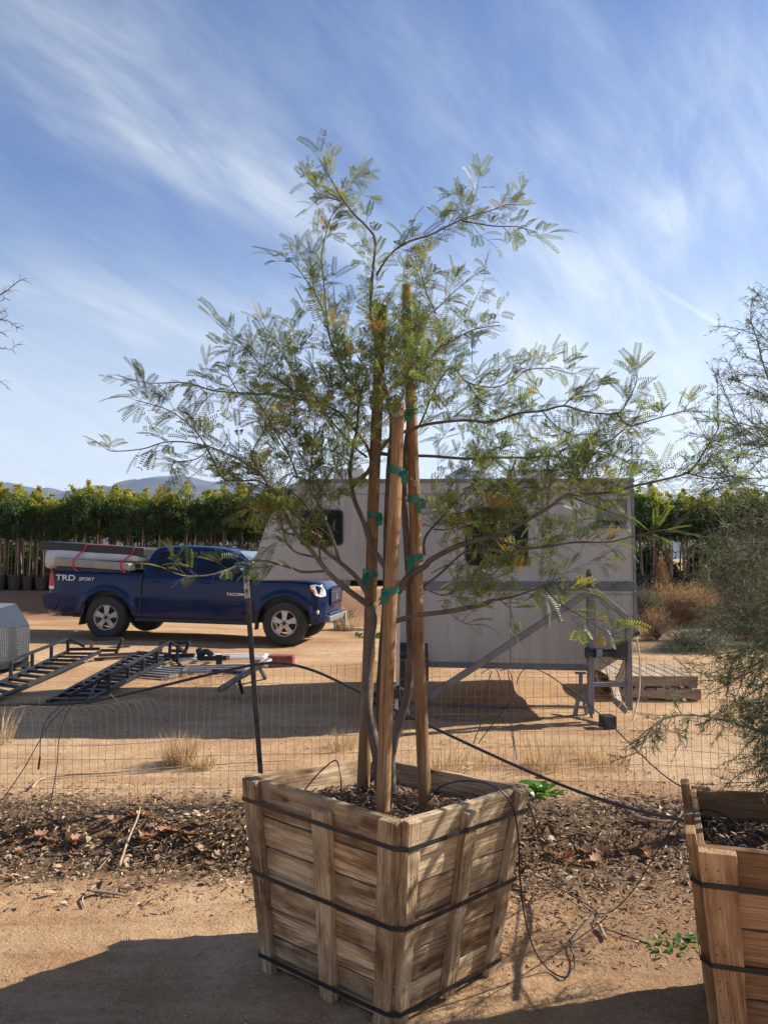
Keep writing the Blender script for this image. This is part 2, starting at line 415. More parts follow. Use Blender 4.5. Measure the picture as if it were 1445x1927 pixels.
# ------------------------------------------------------------------ wooden box planters
def face_fn(b0, b1, t0, t1):
    """bilinear wall: u along the width, v from bottom to top"""
    return lambda u, v: (b0 * (1 - u) + b1 * u) * (1 - v) + (t0 * (1 - u) + t1 * u) * v
def rough_board(fn, u0, u1, v0, v1, off, th, out_n, along='u', seg=10, jit=.0022, seed=0, taper=(0, 0)):
    """a board lying on the wall: one closed mesh, slightly uneven; returns MB and its own frame"""
    rnd = random.Random(seed); mb = MB(); rows = []
    for i in range(seg + 1):
        t = i / seg
        if along == 'u': ring = [(u0 + (u1 - u0) * t, v0), (u0 + (u1 - u0) * t, v1)]
        else: ring = [(u0 + taper[0] * t, v0 + (v1 - v0) * t), (u1 - taper[1] * t, v0 + (v1 - v0) * t)]
        pts = []
        for (u, v) in ring:
            p = fn(u, v); j = Vector((rnd.uniform(-1, 1), rnd.uniform(-1, 1), rnd.uniform(-1, 1))) * jit
            pts.append((p + j, p + j + out_n * 0))
        a, b = pts[0][0], pts[1][0]
        rows.append([a + out_n * off, b + out_n * off, b + out_n * (off + th), a + out_n * (off + th)])
    for r in rows: mb.v.extend(r)
    for i in range(seg):
        for k in range(4):
            a = i * 4 + k; b = i * 4 + (k + 1) % 4; mb.f.append((a, b, b + 4, a + 4)); mb.t.append(0)
    mb.f.append((0, 1, 2, 3)); mb.f.append(tuple(seg * 4 + q for q in (3, 2, 1, 0))); mb.t += [0, 0]
    o = rows[0][0]; x = (rows[-1][0] - rows[0][0]).normalized(); y = (rows[0][1] - rows[0][0]); y = (y - x * y.dot(x)).normalized(); z = x.cross(y)
    M = Matrix(((x.x, y.x, z.x, o.x), (x.y, y.y, z.y, o.y), (x.z, y.z, z.z, o.z), (0, 0, 0, 1)))
    return mb, M
def crate(top, bot, mat, label, rows=6, straps=(.10, .53, .90), seed=1, battens=None):
    """top/bot: corners in order around; each wall i runs corner i -> i+1"""
    cen = sum(bot, Vector()) / 4; root = thing('wooden_crate', label, 'crate', (cen.x, cen.y, 0), 'wooden box planters')
    ctr = (sum(top, Vector()) + sum(bot, Vector())) / 8; rnd = random.Random(seed)
    for i in range(4):
        j = (i + 1) % 4; fn = face_fn(bot[i], bot[j], top[i], top[j])
        n = (top[j] - top[i]).cross(bot[i] - top[i]).normalized()
        if n.dot(fn(.5, .5) - ctr) < 0: n = -n
        vs = [0.03]
        for q in range(rows): vs.append(vs[-1] + rnd.uniform(.85, 1.18))
        sc = (1 - .03) / (vs[-1] - .03); vs = [.03 + (v - .03) * sc for v in vs]
        for q in range(rows):
            e0, e1 = rnd.uniform(-.004, .006), rnd.uniform(-.004, .006)
            gap = .004 if q else 0
            mb, M = rough_board(fn, .0 + e0, 1 - e1, vs[q] + gap + rnd.uniform(0, .003), vs[q + 1] - .003, -.021 + rnd.uniform(0, .003), .021, n, 'u', 14, .0016, seed * 100 + i * 10 + q)
            mb.build('board', mat, root, bevel=.0025, M=M)
        W = (top[j] - top[i]).length
        for (u0, wd, lo, hi, tp) in (battens or {}).get(i, ((.0, .085, -.03, 1.0, 0), (.42, .09, -.04, .99, 0), (.90, .09, -.03, 1.0, 0))):
            mb, M = rough_board(fn, u0, u0 + wd, lo, hi, .001, .030, n, 'v', 12, .0018, seed * 77 + i * 9 + int(u0 * 50))
            mb.build('batten', mat, root, bevel=.003, M=M)
    for v in straps:
        mb = MB(); ring = []; ns = []
        for i in range(4):
            j = (i + 1) % 4; n = (top[j] - top[i]).cross(bot[i] - top[i]).normalized()
            if n.dot((top[i] + top[j] + bot[i] + bot[j]) / 4 - ctr) < 0: n = -n
            ns.append(n)
        for i in range(4):
            j = (i + 1) % 4; p = bot[i] * (1 - v) + top[i] * v; q = bot[j] * (1 - v) + top[j] * v; n = ns[i]; nc = ns[i - 1]
            ring.append((p + nc * .0335 + n * .002, (n + nc).normalized())); ring.append((p + n * .0335 + nc * .002, (n + nc).normalized()))
            for t in (.03, .12, .25, .5, .75, .88, .97): ring.append((p * (1 - t) + q * t + n * (.0325 + .0012), n))
        m = len(ring); hw = .0075; zz = Vector((0, 0, hw))
        for i in range(m):
            (a, na), (b, nb) = ring[i], ring[(i + 1) % m]
            mb.hexa([a - zz, b - zz, b - zz + nb * .0015, a - zz + na * .0015, a + zz, b + zz, b + zz + nb * .0015, a + zz + na * .0015])
        mb.build('strap', M_['strap'], root)
    # nail heads on the battens
    nb_ = MB()
    for i in range(4):
        j = (i + 1) % 4; fn = face_fn(bot[i], bot[j], top[i], top[j]); n = (top[j] - top[i]).cross(bot[i] - top[i]).normalized()
        if n.dot(fn(.5, .5) - ctr) < 0: n = -n
        for u in (.025, .06, .44, .49, .92, .97):
            for q in range(rows):
                for e in (.03, .12):
                    c_ = fn(u + rnd.uniform(-.006, .006), (q + .2 + e * 3) / rows) + n * .0315; x = n.orthogonal().normalized() * .0028; y = n.cross(x)
                    nb_.face(*[c_ + x * math.cos(a) + y * math.sin(a) for a in [k_ * math.pi / 3 for k_ in range(6)]])
    props(nb_.build('nail_heads', M_['rustysteel'], root, fix=False), kind='stuff')
    return root
def mulch(top, bot, v, name, label, seed, n=2600):
    """potting soil under chips of bark and dry leaves inside a planter"""
    rnd = random.Random(seed); c = [bot[i] * (1 - v) + top[i] * v for i in range(4)]; ce = sum(c, Vector()) / 4
    c = [p + (ce - p).normalized() * .03 for p in c]
    mb = MB(); m = 22
    def S(a, b):
        p = (c[0] * (1 - a) + c[1] * a) * (1 - b) + (c[3] * (1 - a) + c[2] * a) * b
        e = min(a, 1 - a, b, 1 - b); p = p.copy(); p.z += .05 * sm(0, .45, e) + .012 * nz(p.x, p.y, 9, seed); return p
    mb.tint = .05
    for j in range(m + 1):
        for i in range(m + 1): mb.v.append(S(i / m, j / m))
    for j in range(m):
        for i in range(m): a = j * (m + 1) + i; mb.f.append((a, a + 1, a + m + 2, a + m + 1)); mb.t.append(.02)
    for _ in range(n):
        p = S(rnd.random(), rnd.random()); chip(mb, p, rnd, rnd.uniform(.015, .04), .2)
    o = mb.build(name, M_['litter'], fix=False, tint=True); props(o, label, 'mulch', kind='stuff')
def chip(mb, p, rnd, l, wr=.35, tl=.6, tint=None):
    """a small dry leaf: a narrow bent blade, folded along its middle"""
    a = rnd.uniform(0, 2 * math.pi); d = Vector((math.cos(a), math.sin(a), rnd.uniform(-tl, tl))).normalized()
    s_ = d.cross(Vector((0, 0, 1))).normalized(); s_ = (s_ + Vector((0, 0, rnd.uniform(-.9, .9)))).normalized() * l * wr * rnd.uniform(.35, .7)
    up = Vector((0, 0, rnd.uniform(.02, .22) * l)); mb.tint = rnd.random() if tint is None else tint
    q = p + Vector((0, 0, rnd.uniform(.0, .012) + abs(d.z) * l * .4)); h = d * l / 2; m1 = q - h * .35 + up; m2 = q + h * .35 + up * .9
    mb.face(q - h, m1 - s_, m1 + s_); mb.face(m1 - s_, m2 - s_ * .9, m2 + s_ * .9, m1 + s_); mb.face(m2 - s_ * .9, q + h, m2 + s_ * .9)
k = MatB('dry leaf litter', .85, 0, .2)
at = k.n('ShaderNodeAttribute', attribute_name='tint'); co = k.coord()
c = k.ramp(at.outputs['Fac'], [(0, (.08, .040, .020)), (.35, (.175, .10, .052)), (.65, (.28, .18, .10)), (.9, (.43, .31, .195)), (.975, (.55, .45, .32)), (1, (.38, .16, .06))])
k.col(k.mix(.5, c, k.ramp(k.noise(co, 40, 4), [(.3, (.5, .45, .4)), (.6, (1, 1, 1))]), 'MULTIPLY')); M_['litter'] = k.m

cA_top = [P(757, 1547, 2.46), P(988, 1479, 3.03), P(702, 1424, 3.58), P(467, 1460, 3.05)]          # front, right, back, left
cA_bot = [Vector((.028, 2.745, -.01)), Vector((.415, 3.10, -.01)), Vector((-.02, 3.47, -.01)), Vector((-.455, 3.12, -.01))]
cA_top[2].z = max(cA_top[2].z, .69)
crateA = crate(cA_top, cA_bot, M_['crate'], 'large weathered wooden planter box holding the staked feathery tree', seed=3,
      battens={0: ((0.0, .085, -.035, 1.012, 0), (.43, .10, .045, .975, 0), (.885, .09, -.02, 1.0, 0)),
               3: ((0.0, .095, -.02, 1.0, 0), (.50, .105, -.05, .955, 0), (.905, .095, -.01, 1.005, 0))})
mulch(cA_top, cA_bot, .86, 'planter_mulch', 'dry brown leaf mulch around the stakes in the large weathered planter', 5)
# second planter, cut by the right edge of the view
ex, ey = Vector((math.cos(R(-17)), math.sin(R(-17)), 0)), Vector((math.sin(R(17)), math.cos(R(17)), 0))
o0 = Vector((.955, 2.40, .725)); S2 = .76
cB_top = [o0 + ex * S2, o0 + ex * S2 + ey * .70, o0 + ey * .62 + Vector((.03, 0, .0)), o0.copy()]
ce2 = sum(cB_top, Vector()) / 4
cB_bot = [Vector((ce2.x + (p.x - ce2.x) * .72, ce2.y + .10 + (p.y - ce2.y) * .72, -.01)) for p in cB_top]
crateB = crate(cB_top, cB_bot, M_['crate2'], 'newer orange brown wooden planter box cut off by the right edge', seed=8, rows=6, straps=(.16, .50, .86),
      battens={3: ((-.005, .14, -.03, 1.0, 0), (.5, .1, -.03, .98, 0), (.89, .1, -.03, 1.0, 0)),
               2: ((0.0, .13, -.02, 1.05, 0), (.42, .12, -.03, 1.0, 0), (.86, .12, -.02, 1.05, 0))})
mulch(cB_top, cB_bot, .84, 'planter_mulch', 'dry brown leaf mulch inside the newer planter at the right edge', 9)

# ------------------------------------------------------------------ stakes
def stake(p0, p1, r, label, seed):
    rnd = random.Random(seed); ax = (p1 - p0); l = ax.length; x = ax.normalized(); y = x.orthogonal().normalized(); z = x.cross(y)
    M = Matrix(((x.x, y.x, z.x, p0.x), (x.y, y.y, z.y, p0.y), (x.z, y.z, z.z, p0.z), (0, 0, 0, 1)))
    mb = MB(); n = 16; rows = 40
    for i in range(rows + 1):
        t = i / rows; rr = r * (1.04 - .12 * t)
        if i == rows: rr *= .93
        wob = Vector((0, .005 * nz(t * 3, seed, 1.5), .005 * nz(t * 3, seed + 9, 1.5)))
        for q in range(n):
            a = 2 * math.pi * q / n; f = rr * (1 + .07 * noise.noise(Vector((t * 9, math.cos(a) * 1.2 + seed, math.sin(a) * 1.2))))
            crack = math.exp(-((a - 2.0 - .5 * nz(t * 2, seed)) / .13) ** 2) * .12 * sm(.05, .3, t)
            f *= 1 - crack
            mb.v.append(M @ (Vector((t * l, f * math.cos(a), f * math.sin(a))) + wob))
    for i in range(rows):
        for q in range(n): a = i * n + q; b = i * n + (q + 1) % n; mb.f.append((a, b, b + n, a + n)); mb.t.append(0)
    mb.f.append(tuple(rows * n + q for q in range(n))); mb.t.append(0)
    o = mb.build('tree_stake', M_['stake'], smooth=True, M=M); props(o, label, 'stake', 'round wooden stakes around the tree')
st = {'c': (P(719, 1526, 2.83), P(750, 758, 2.95), .0255), 'r': (P(799, 1524, 2.93), P(766, 536, 3.04), .0235), 'l': (P(683, 1517, 3.12), P(717, 575, 3.16), .0245)}
stake(*st['c'], 'round wooden stake nearest the viewer in the middle of the three', 1)
stake(*st['r'], 'tallest round wooden stake, right of the other two', 2)
stake(*st['l'], 'round wooden stake on the left, behind the other two', 3)
def on_stake(kk, py):
    a, b, r = st[kk]
    lo, hi = 0, 1
    for _ in range(30):
        m = (lo + hi) / 2; p = a.lerp(b, m); v = p - Vector((0, 0, CAM_H)); pr = R(PITCH)
        f = v.y * math.cos(pr) + v.z * math.sin(pr); u = -v.y * math.sin(pr) + v.z * math.cos(pr); y = H0 / 2 - FPX * u / f
        if y > py: lo = m
        else: hi = m
    return a.lerp(b, lo), (b - a).normalized(), r
def tie(kk, py, side, label, seed, h=.028):
    """band of tie tape round the stake and the stem beside it, knotted with a loose tail"""
    rnd = random.Random(seed); p, ax, r = on_stake(kk, py)
    off = Vector((side * .020, .03, 0)); mb = MB(); n = 22; slope = rnd.uniform(-.25, .25)
    ring = []
    for i in range(n + 1):
        a = 2 * math.pi * i / n; c_, s_ = math.cos(a), math.sin(a)
        q = Vector((c_ * (r * 1.1), s_ * (r * 1.12), 0))
        if s_ > 0: q += off * s_ * 1.2
        q.z = slope * q.x + .002 * math.sin(a * 3 + seed); ring.append(p + q)
    hh = Vector((0, 0, h / 2))
    for a, b in zip(ring, ring[1:]):
        na = (a - p); na.z = 0; na = na.normalized() * .0015; nb = (b - p); nb.z = 0; nb = nb.normalized() * .0015
        mb.hexa([a - hh, b - hh, b - hh + nb, a - hh + na, a + hh, b + hh, b + hh + nb, a + hh + na])
    q = p + Vector((side * r * .9, -r * 1.0, 0))
    for t in range(3):
        e = q + Vector((rnd.uniform(-.012, .022) * side, rnd.uniform(-.012, 0), -rnd.uniform(.03, .06))); wv = Vector((.011, 0, .004))
        m = (q + e) / 2 + Vector((.004, -.006, 0)); mb.face(q - wv, q + wv, m + wv, m - wv); mb.face(m - wv, m + wv, e + wv * .7, e - wv * .7)
    o = mb.build('tie_tape', M_['tape']); props(o, label, 'tree tie', 'green tape ties on the stakes')
tie('c', 887, 1, 'upper green tape tie on the middle stake', 1); tie('c', 1112, -1, 'lower green tape tie on the middle stake', 2, .024)
tie('r', 590, 1, 'topmost green tape tie, near the top of the tallest stake', 3, .02); tie('r', 940, 1, 'green tape tie with a hanging tail on the right stake, beside the camper window', 4)
tie('r', 1050, -1, 'lowest green tape tie on the right stake', 5, .026); tie('r', 775, -1, 'green tape tie on the right stake among the leaves', 6, .02)
tie('l', 970, 1, 'slanting green tape tie on the left stake at camper window height', 7); tie('l', 1078, -1, 'lowest green tape tie on the left stake beside the truck hood', 8, .024)
tie('l', 748, -1, 'small green tape tie on the left stake among the leaves', 9, .02)
# ------------------------------------------------------------------ the staked tree
TR = []      # (pixel points, depth start, depth end, radius start, end, leafy from, leafy density)
def T(pts, d0, d1, r0, r1, lf=.3, dn=1.0): TR.append((pts, d0, d1, r0, r1, lf, dn))
T([(716,1500),(709,1418),(693,1351),(689,1285),(694,1218),(701,1169),(693,1139)], 3.10, 3.02, .022, .017, 9)
T([(693,1139),(660,1115),(626,1086),(603,1059),(583,1032),(560,1006),(535,965),(515,930),(496,900),(482,884)], 3.02, 2.75, .0125, .004, .45)
T([(482,884),(470,876),(440,859),(397,842),(350,833),(307,833),(269,844),(217,848),(172,838)], 2.75, 2.6, .004, .0015, 0)
T([(694,1125),(670,1086),(640,1059),(610,1036),(590,1010),(572,985),(545,958)], 3.02, 3.1, .010, .005, .4)
T([(545,958),(519,930),(487,905),(450,905),(419,900),(397,859),(376,821),(346,790),(312,769),(269,756),(228,745)], 3.1, 2.9, .005, .0015, .1)
T([(670,1086),(640,1058),(631,1030),(620,1000),(610,975),(600,950),(585,920),(585,890),(590,840),(592,790)], 3.02, 2.85, .008, .002, .35)
T([(610,1075),(572,1077),(550,1070),(517,1060),(484,1054),(455,1059),(429,1071),(393,1082),(351,1085),(325,1078)], 2.98, 2.5, .0055, .0018, .25, .55)
T([(603,1058),(600,1030),(595,1000),(585,965),(560,935),(530,918),(500,940),(470,960)], 3.0, 3.2, .005, .002, .3)
T([(560,1006),(535,1000),(530,975),(522,945),(500,925),(470,910),(430,905)], 2.95, 2.8, .004, .0015, .1)
T([(590,1048),(560,1040),(540,1022),(533,1000),(527,975)], 3.0, 2.8, .005, .0018, .1)
T([(730,1085),(724,1066),(699,1026),(683,979),(668,943),(660,903),(658,880),(664,840),(668,820),(672,800),(674,765),(682,730),(690,700),(672,670)], 3.08, 3.2, .0135, .0025, .55)
T([(662,916),(675,903),(693,886),(713,850),(733,827),(752,817),(803,799),(870,791),(922,794),(973,778),(1020,773),(1061,763),(1102,775),(1159,778),(1179,755),(1195,724),(1199,705),(1202,690)], 3.1, 2.75, .0105, .0015, .28)
T([(1159,778),(1179,801),(1200,798),(1241,786),(1282,775),(1315,775)], 2.8, 2.6, .0035, .0014, 0)
T([(1179,801),(1154,824),(1128,842),(1105,870),(1092,889),(1060,900)], 2.82, 2.95, .003, .0016, 0)
T([(715,853),(750,857),(803,858),(870,863),(932,861),(989,861),(1035,858),(1080,862),(1130,850),(1180,870),(1215,895)], 3.12, 3.3, .0085, .0018, .22)
T([(738,1500),(736,1424),(749,1368),(766,1311),(774,1235),(771,1152),(767,1052),(763,986),(759,920),(762,886),(765,840),(770,800),(772,720),(775,660),(782,621)], 3.02, 3.12, .021, .008, .80)
T([(724,1500),(720,1400),(714,1318),(719,1235),(724,1150),(727,1052),(729,936),(733,870),(738,820),(736,778),(722,720),(711,670),(706,628),(698,585),(700,520),(706,456),(693,430),(663,400),(640,370),(625,340),(612,318),(602,296),(596,276)], 3.16, 3.14, .019, .0014, .55)
T([(708,518),(731,482),(762,458),(808,443),(849,422),(875,410),(922,397),(953,386),(1000,384)], 3.14, 3.0, .0055, .0014, .12)
T([(870,415),(927,425),(981,428),(994,440),(1025,461)], 3.05, 2.9, .003, .0012, 0)
T([(878,404),(887,385),(896,363),(900,342),(902,332)], 3.05, 3.2, .0028, .0012, 0)
T([(640,379),(603,366),(586,349),(556,330)], 3.14, 3.0, .0026, .0012, 0)
T([(640,375),(660,350),(672,330)], 3.14, 3.25, .002, .0012, 0)
T([(655,713),(625,650),(616,606),(612,560),(608,512),(605,477),(616,430),(623,409),(642,387)], 3.2, 3.25, .005, .002, .15)
T([(612,593),(595,555),(569,516),(552,495),(535,482),(505,473)], 3.2, 3.0, .0034, .0014, .1)
T([(690,860),(660,835),(612,778),(590,745),(569,726),(543,683),(513,640),(492,606),(482,580)], 3.2, 3.35, .0055, .0014, .25)
T([(560,740),(525,715),(509,705),(480,675),(466,658),(440,636),(406,606),(385,585)], 3.25, 3.05, .0035, .0014, 0)
T([(700,880),(690,840),(660,800),(633,773),(590,756),(548,752),(509,743),(449,739),(402,735),(372,726),(342,720),(282,720),(239,711),(205,700)], 3.16, 2.85, .0065, .0014, .22)
T([(560,900),(548,864),(522,816),(500,778),(485,752),(470,735)], 2.95, 2.8, .004, .0018, .15)
T([(496,900),(475,860),(485,830),(500,809),(503,760)], 2.8, 2.7, .003, .0015, .1)
T([(770,830),(790,800),(815,740),(839,698),(856,694),(880,719),(932,729),(968,714),(989,698),(1030,693),(1071,703),(1108,703)], 3.1, 3.25, .005, .0014, .25)
T([(775,745),(800,700),(819,662),(850,640),(890,620),(935,612),(965,625)], 3.1, 3.0, .004, .0014, .1)
T([(782,621),(800,600),(829,574),(855,548),(885,525),(905,520)], 3.12, 3.2, .004, .0014, 0)
T([(820,590),(800,545),(790,505),(800,470)], 3.15, 3.3, .003, .0014, 0)
T([(748,1115),(766,1086),(799,1066),(810,1054),(856,1029),(896,1017),(923,1011),(960,997),(993,977),(1030,956),(1069,932),(1115,929),(1161,924),(1185,915),(1236,904),(1293,889),(1313,868),(1334,832),(1350,806),(1339,762)], 2.98, 2.6, .0135, .0016, .25)
T([(1293,889),(1334,899),(1370,897),(1405,885)], 2.66, 2.6, .003, .0014, 0)
T([(923,1011),(963,1026),(999,1031),(1039,1026),(1078,1020),(1115,1021),(1152,1020),(1188,1011),(1250,998),(1310,1008)], 2.85, 2.7, .0065, .0016, .1)
T([(795,1105),(826,1081),(856,1053),(880,1032),(902,1002),(926,974),(950,947),(969,926),(975,895),(990,868)], 3.02, 3.3, .006, .0016, .2)
T([(746,1169),(780,1159),(810,1155),(856,1148),(902,1139),(926,1130)], 3.0, 2.8, .010, .0085, .7)
T([(926,1130),(963,1123),(993,1114),(1023,1105),(1069,1110),(1112,1105),(1165,1112)], 2.8, 2.55, .0045, .0014, 0)
T([(1023,1105),(1039,1124),(1066,1145),(1109,1169),(1145,1194),(1185,1212)], 2.7, 2.4, .003, .0013, .1)
T([(798,1044),(798,1017),(810,996),(835,968),(865,935),(896,904),(925,870),(945,840)], 3.02, 3.25, .0065, .0018, .3)
T([(816,996),(840,996),(870,990),(900,975)], 3.05, 3.3, .003, .0015, 0)
T([(940,1128),(960,1145),(965,1165)], 2.78, 2.7, .002, .0013, 0)
T([(830,1140),(860,1165),(880,1175)], 2.85, 2.75, .002, .0013, 0)
T([(795,1105),(830,1120),(860,1110),(900,1095),(940,1085),(975,1065)], 3.0, 3.15, .004, .0015, .1)
T([(835,968),(870,965),(905,950),(945,930),(1000,900),(1050,890)], 3.1, 3.25, .003, .0014, .1)
T([(896,1017),(910,1045),(935,1070),(950,1085)], 2.9, 2.75, .0025, .0014, 0)
T([(1069,932),(1110,950),(1150,965),(1190,985)], 2.8, 2.7, .003, .0014, .0)
T([(989,861),(1030,885),(1075,880),(1120,900)], 3.2, 3.1, .0025, .0014, 0)
T([(1020,773),(1045,800),(1080,820),(1110,845)], 2.95, 3.05, .0025, .0014, 0)
T([(880,719),(905,755),(950,770),(985,805)], 3.2, 3.3, .0025, .0014, 0)
T([(1061,763),(1085,740),(1120,735),(1150,715)], 2.9, 2.85, .0025, .0013, 0)
T([(674,765),(650,740),(640,700),(648,655),(665,610)], 3.2, 3.3, .003, .0014, 0)
T([(711,670),(735,640),(745,600),(760,560)], 3.14, 3.25, .003, .0014, 0)
T([(633,773),(610,800),(600,840),(570,870)], 3.1, 3.0, .003, .0015, 0)
T([(449,739),(430,700),(440,665),(420,640)], 2.95, 3.0, .0025, .0013, 0)
T([(397,842),(370,865),(330,870),(300,885)], 2.7, 2.6, .0022, .0013, 0)
rt = random.Random(11)
wood = MB(); twig = MB(); lv = MB(); lv.v = []; 
def leaflet(p, d, l, wd, nrm):
    s_ = d.cross(nrm)
    if s_.length < 1e-5: return
    s_ = s_.normalized() * wd; m = p + d * l * .5
    lv.face(p, m - s_, p + d * l, m + s_)
def pinna(p, d, nrm, l, npair, ll):
    """one feather: a curved rachis with paired narrow leaflets"""
    side = d.cross(nrm).normalized(); droop = rt.uniform(.05, .75); q = p.copy(); dd = d.copy(); pts = [q.copy()]
    fold = rt.uniform(.15, .75); lean = rt.uniform(.35, .7)
    for i in range(npair):
        dd = (dd + Vector((0, 0, -droop / npair)) + side * .02 * rt.uniform(-1, 1)).normalized(); q = q + dd * (l / npair); pts.append(q.copy())
        t = (i + .5) / npair; L_ = ll * (.62 + .55 * math.sin(math.pi * min(1, t * .8 + .12))) * rt.uniform(.85, 1.1)
        if rt.random() < .03: continue
        for s_ in (-1, 1):
            v = (side * s_ + dd * lean + nrm * fold * (.6 if s_ > 0 else .5)).normalized()
            leaflet(q, v, L_, .0022 + .0006 * rt.random(), (nrm - side * s_ * fold).normalized())
    twig.tube(pts[::3] + [pts[-1]], .0005, 3, False)
def leaf(p, d, size=1.0):
    """a compound leaf: short stalk with one or two pairs of feathers"""
    lv.tint = min(1, max(0, rt.gauss(.52, .2))) if rt.random() > .015 else .97
    up = Vector((rt.uniform(-.55, .55), rt.uniform(-.55, .55), 1)).normalized()
    d = (d + Vector((0, 0, rt.uniform(-.15, .35)))).normalized(); nrm = (up - d * up.dot(d)).normalized(); side = d.cross(nrm)
    st_ = rt.uniform(.012, .03) * size; q = p + d * st_; twig.tube([p, q], .0008, 3, False)
    l = rt.uniform(.055, .110) * size; npair = max(7, int(l / .0078)); ll = rt.uniform(.016, .023) * size ** .5
    a = rt.uniform(.25, .55)
    for s_ in ((-1, 1) if rt.random() < .72 else (rt.choice((-1, 1)),)):
        pinna(q, (d * math.cos(a) + side * s_ * math.sin(a)).normalized(), nrm, l * rt.uniform(.85, 1.1), npair, ll)
def rdir(d, spread, lift=.25):
    v = Vector((rt.gauss(0, 1), rt.gauss(0, 1) * .8, rt.gauss(0, 1) + lift))
    v = v - d * v.dot(d); v.normalize(); return (d * math.cos(spread) + v * math.sin(spread)).normalized()
def grow_twig(p, d, l, r, leafn=1.0):
    n = 5; pts = [p.copy()]; q = p.copy()
    for i in range(n):
        d = (d + Vector((rt.uniform(-.16, .16), rt.uniform(-.16, .16), rt.uniform(-.12, .2)))).normalized(); q = q + d * (l / n); pts.append(q.copy())
    twig.tube(pts, [r * (1 - .6 * i / n) for i in range(n + 1)], 4, False)
    cnt = max(2, int(l / .027 * leafn))
    for i in range(cnt):
        t = (i + .6) / cnt; k_ = min(n - 1, int(t * n)); a = pts[k_].lerp(pts[k_ + 1], t * n - k_); dd = (pts[k_ + 1] - pts[k_]).normalized()
        leaf(a, rdir(dd, rt.uniform(.5, 1.1)), rt.choice((rt.uniform(.5, .8), rt.uniform(.7, 1.0))))
    leaf(pts[-1], d, rt.uniform(.7, 1.0))
TH = []
for (pts, d0, d1, r0, r1, lf, dn) in TR:
    if r1 <= .0016 and len(pts) > 3:
        (xa, ya), (xb, yb) = pts[-2], pts[-1]; f_ = max(0, 1 - 30 / max(1, math.hypot(xb - xa, yb - ya))); pts = pts[:-1] + [(xa + (xb - xa) * f_ , ya + (yb - ya) * f_)] if f_ > .05 else pts[:-1]
    n = len(pts); w3 = [P(x, y, d0 + (d1 - d0) * i / (n - 1)) for i, (x, y) in enumerate(pts)]
    sp_ = smooth_path(w3, 5); m = len(sp_)
    sp_ = [p + Vector((nz(p.x * 3, p.z * 3, 1.5, 1), nz(p.x, p.z, 4, 2), nz(p.z, p.x, 5, 3))) * .004 for p in sp_]
    rad = [(r0 + (r1 - r0) * (i / (m - 1)) ** .8) * (1 + .09 * nz(i, r0 * 999, .6)) for i in range(m)]
    if r0 > .012: rad = [r * 1.0 for r in rad]
    (wood if r0 > .003 else twig).tube(sp_, rad, 10 if r0 > .008 else 6)
    acc = 0; TH.append((sp_, rad))
    L_ = sum((b - a).length for a, b in zip(sp_, sp_[1:])); run = 0; nxt = 0
    for a, b in zip(sp_, sp_[1:]):
        seg = (b - a).length
        while nxt <= run + seg:
            t = nxt / L_
            if t >= lf:
                p = a.lerp(b, (nxt - run) / seg); d = (b - a).normalized(); tip = (t - lf) / max(.01, 1 - lf)
                if rt.random() < .56 * dn * (1 - .45 * tip):
                    grow_twig(p, rdir(d, rt.uniform(.5, 1.15)), rt.uniform(.035, .14) * (1 - .55 * tip), .0013)
                if rt.random() < .7 * dn: leaf(p, rdir(d, rt.uniform(.4, 1.1)), rt.uniform(.55, 1.05))
            nxt += .028
        run += seg
    if lf < 1: leaf(sp_[-1], (sp_[-1] - sp_[-2]).normalized(), 1.1)
# inner shoots filling the heart of the crown
for _ in range(68):
    px, py = rt.gauss(735, 105), rt.gauss(725, 85)
    if not (480 < px < 960 and 560 < py < 900): continue
    p = P(px, py, rt.uniform(2.85, 3.4)); grow_twig(p, rdir(Vector((rt.uniform(-.6, .6), rt.uniform(-.3, .3), 1)).normalized(), .4), rt.uniform(.08, .22), .0016, .9)
for _ in range(46):
    px, py = rt.gauss(590, 75), rt.gauss(920, 55)
    p = P(px, py, rt.uniform(2.85, 3.2)); grow_twig(p, rdir(Vector((rt.uniform(-.9, .3), rt.uniform(-.3, .3), .5)).normalized(), .5), rt.uniform(.06, .2), .0014, .9)
for _ in range(88):
    px, py = rt.gauss(935, 115), rt.gauss(985, 80)
    if py > 1110 or px < 810: continue
    p = P(px, py, rt.uniform(2.85, 3.3)); grow_twig(p, rdir(Vector((rt.uniform(-.3, .9), rt.uniform(-.3, .3), .4)).normalized(), .5), rt.uniform(.06, .2), .0014, .9)
for _ in range(26):
    px, py = rt.gauss(1090, 60), rt.gauss(905, 45)
    p = P(px, py, rt.uniform(2.7, 3.1)); grow_twig(p, rdir(Vector((rt.uniform(0, .9), rt.uniform(-.3, .3), .3)).normalized(), .5), rt.uniform(.06, .18), .0014, .9)
for _ in range(42):
    p = P(rt.gauss(555, 60), rt.gauss(785, 60), rt.uniform(2.85, 3.3)); grow_twig(p, rdir(Vector((rt.uniform(-.9, .3), rt.uniform(-.3, .3), .6)).normalized(), .5), rt.uniform(.06, .18), .0014, .9)
for q_ in range(40):
    px, py = (rt.uniform(690, 820), rt.uniform(655, 800)) if q_ < 26 else (rt.gauss(750, 20), rt.uniform(745, 815)); p = P(px, py, rt.uniform(2.68, 2.84)); grow_twig(p, rdir(Vector((rt.uniform(-.5, .7), -.1, .7)).normalized(), .5), rt.uniform(.06, .15), .0014, .9)
M_['leaf'] = leaf_mat('feathery green leaves', [(0, (.045, .070, .022)), (.4, (.105, .142, .040)), (.75, (.20, .23, .055)), (.93, (.29, .27, .06)), (1, (.42, .25, .07))], .42, .5, 1.45)
tree = thing('feathery_tree', 'young feathery leaved tree with several grey stems growing between three stakes', 'tree', (0, 3.1, .6))
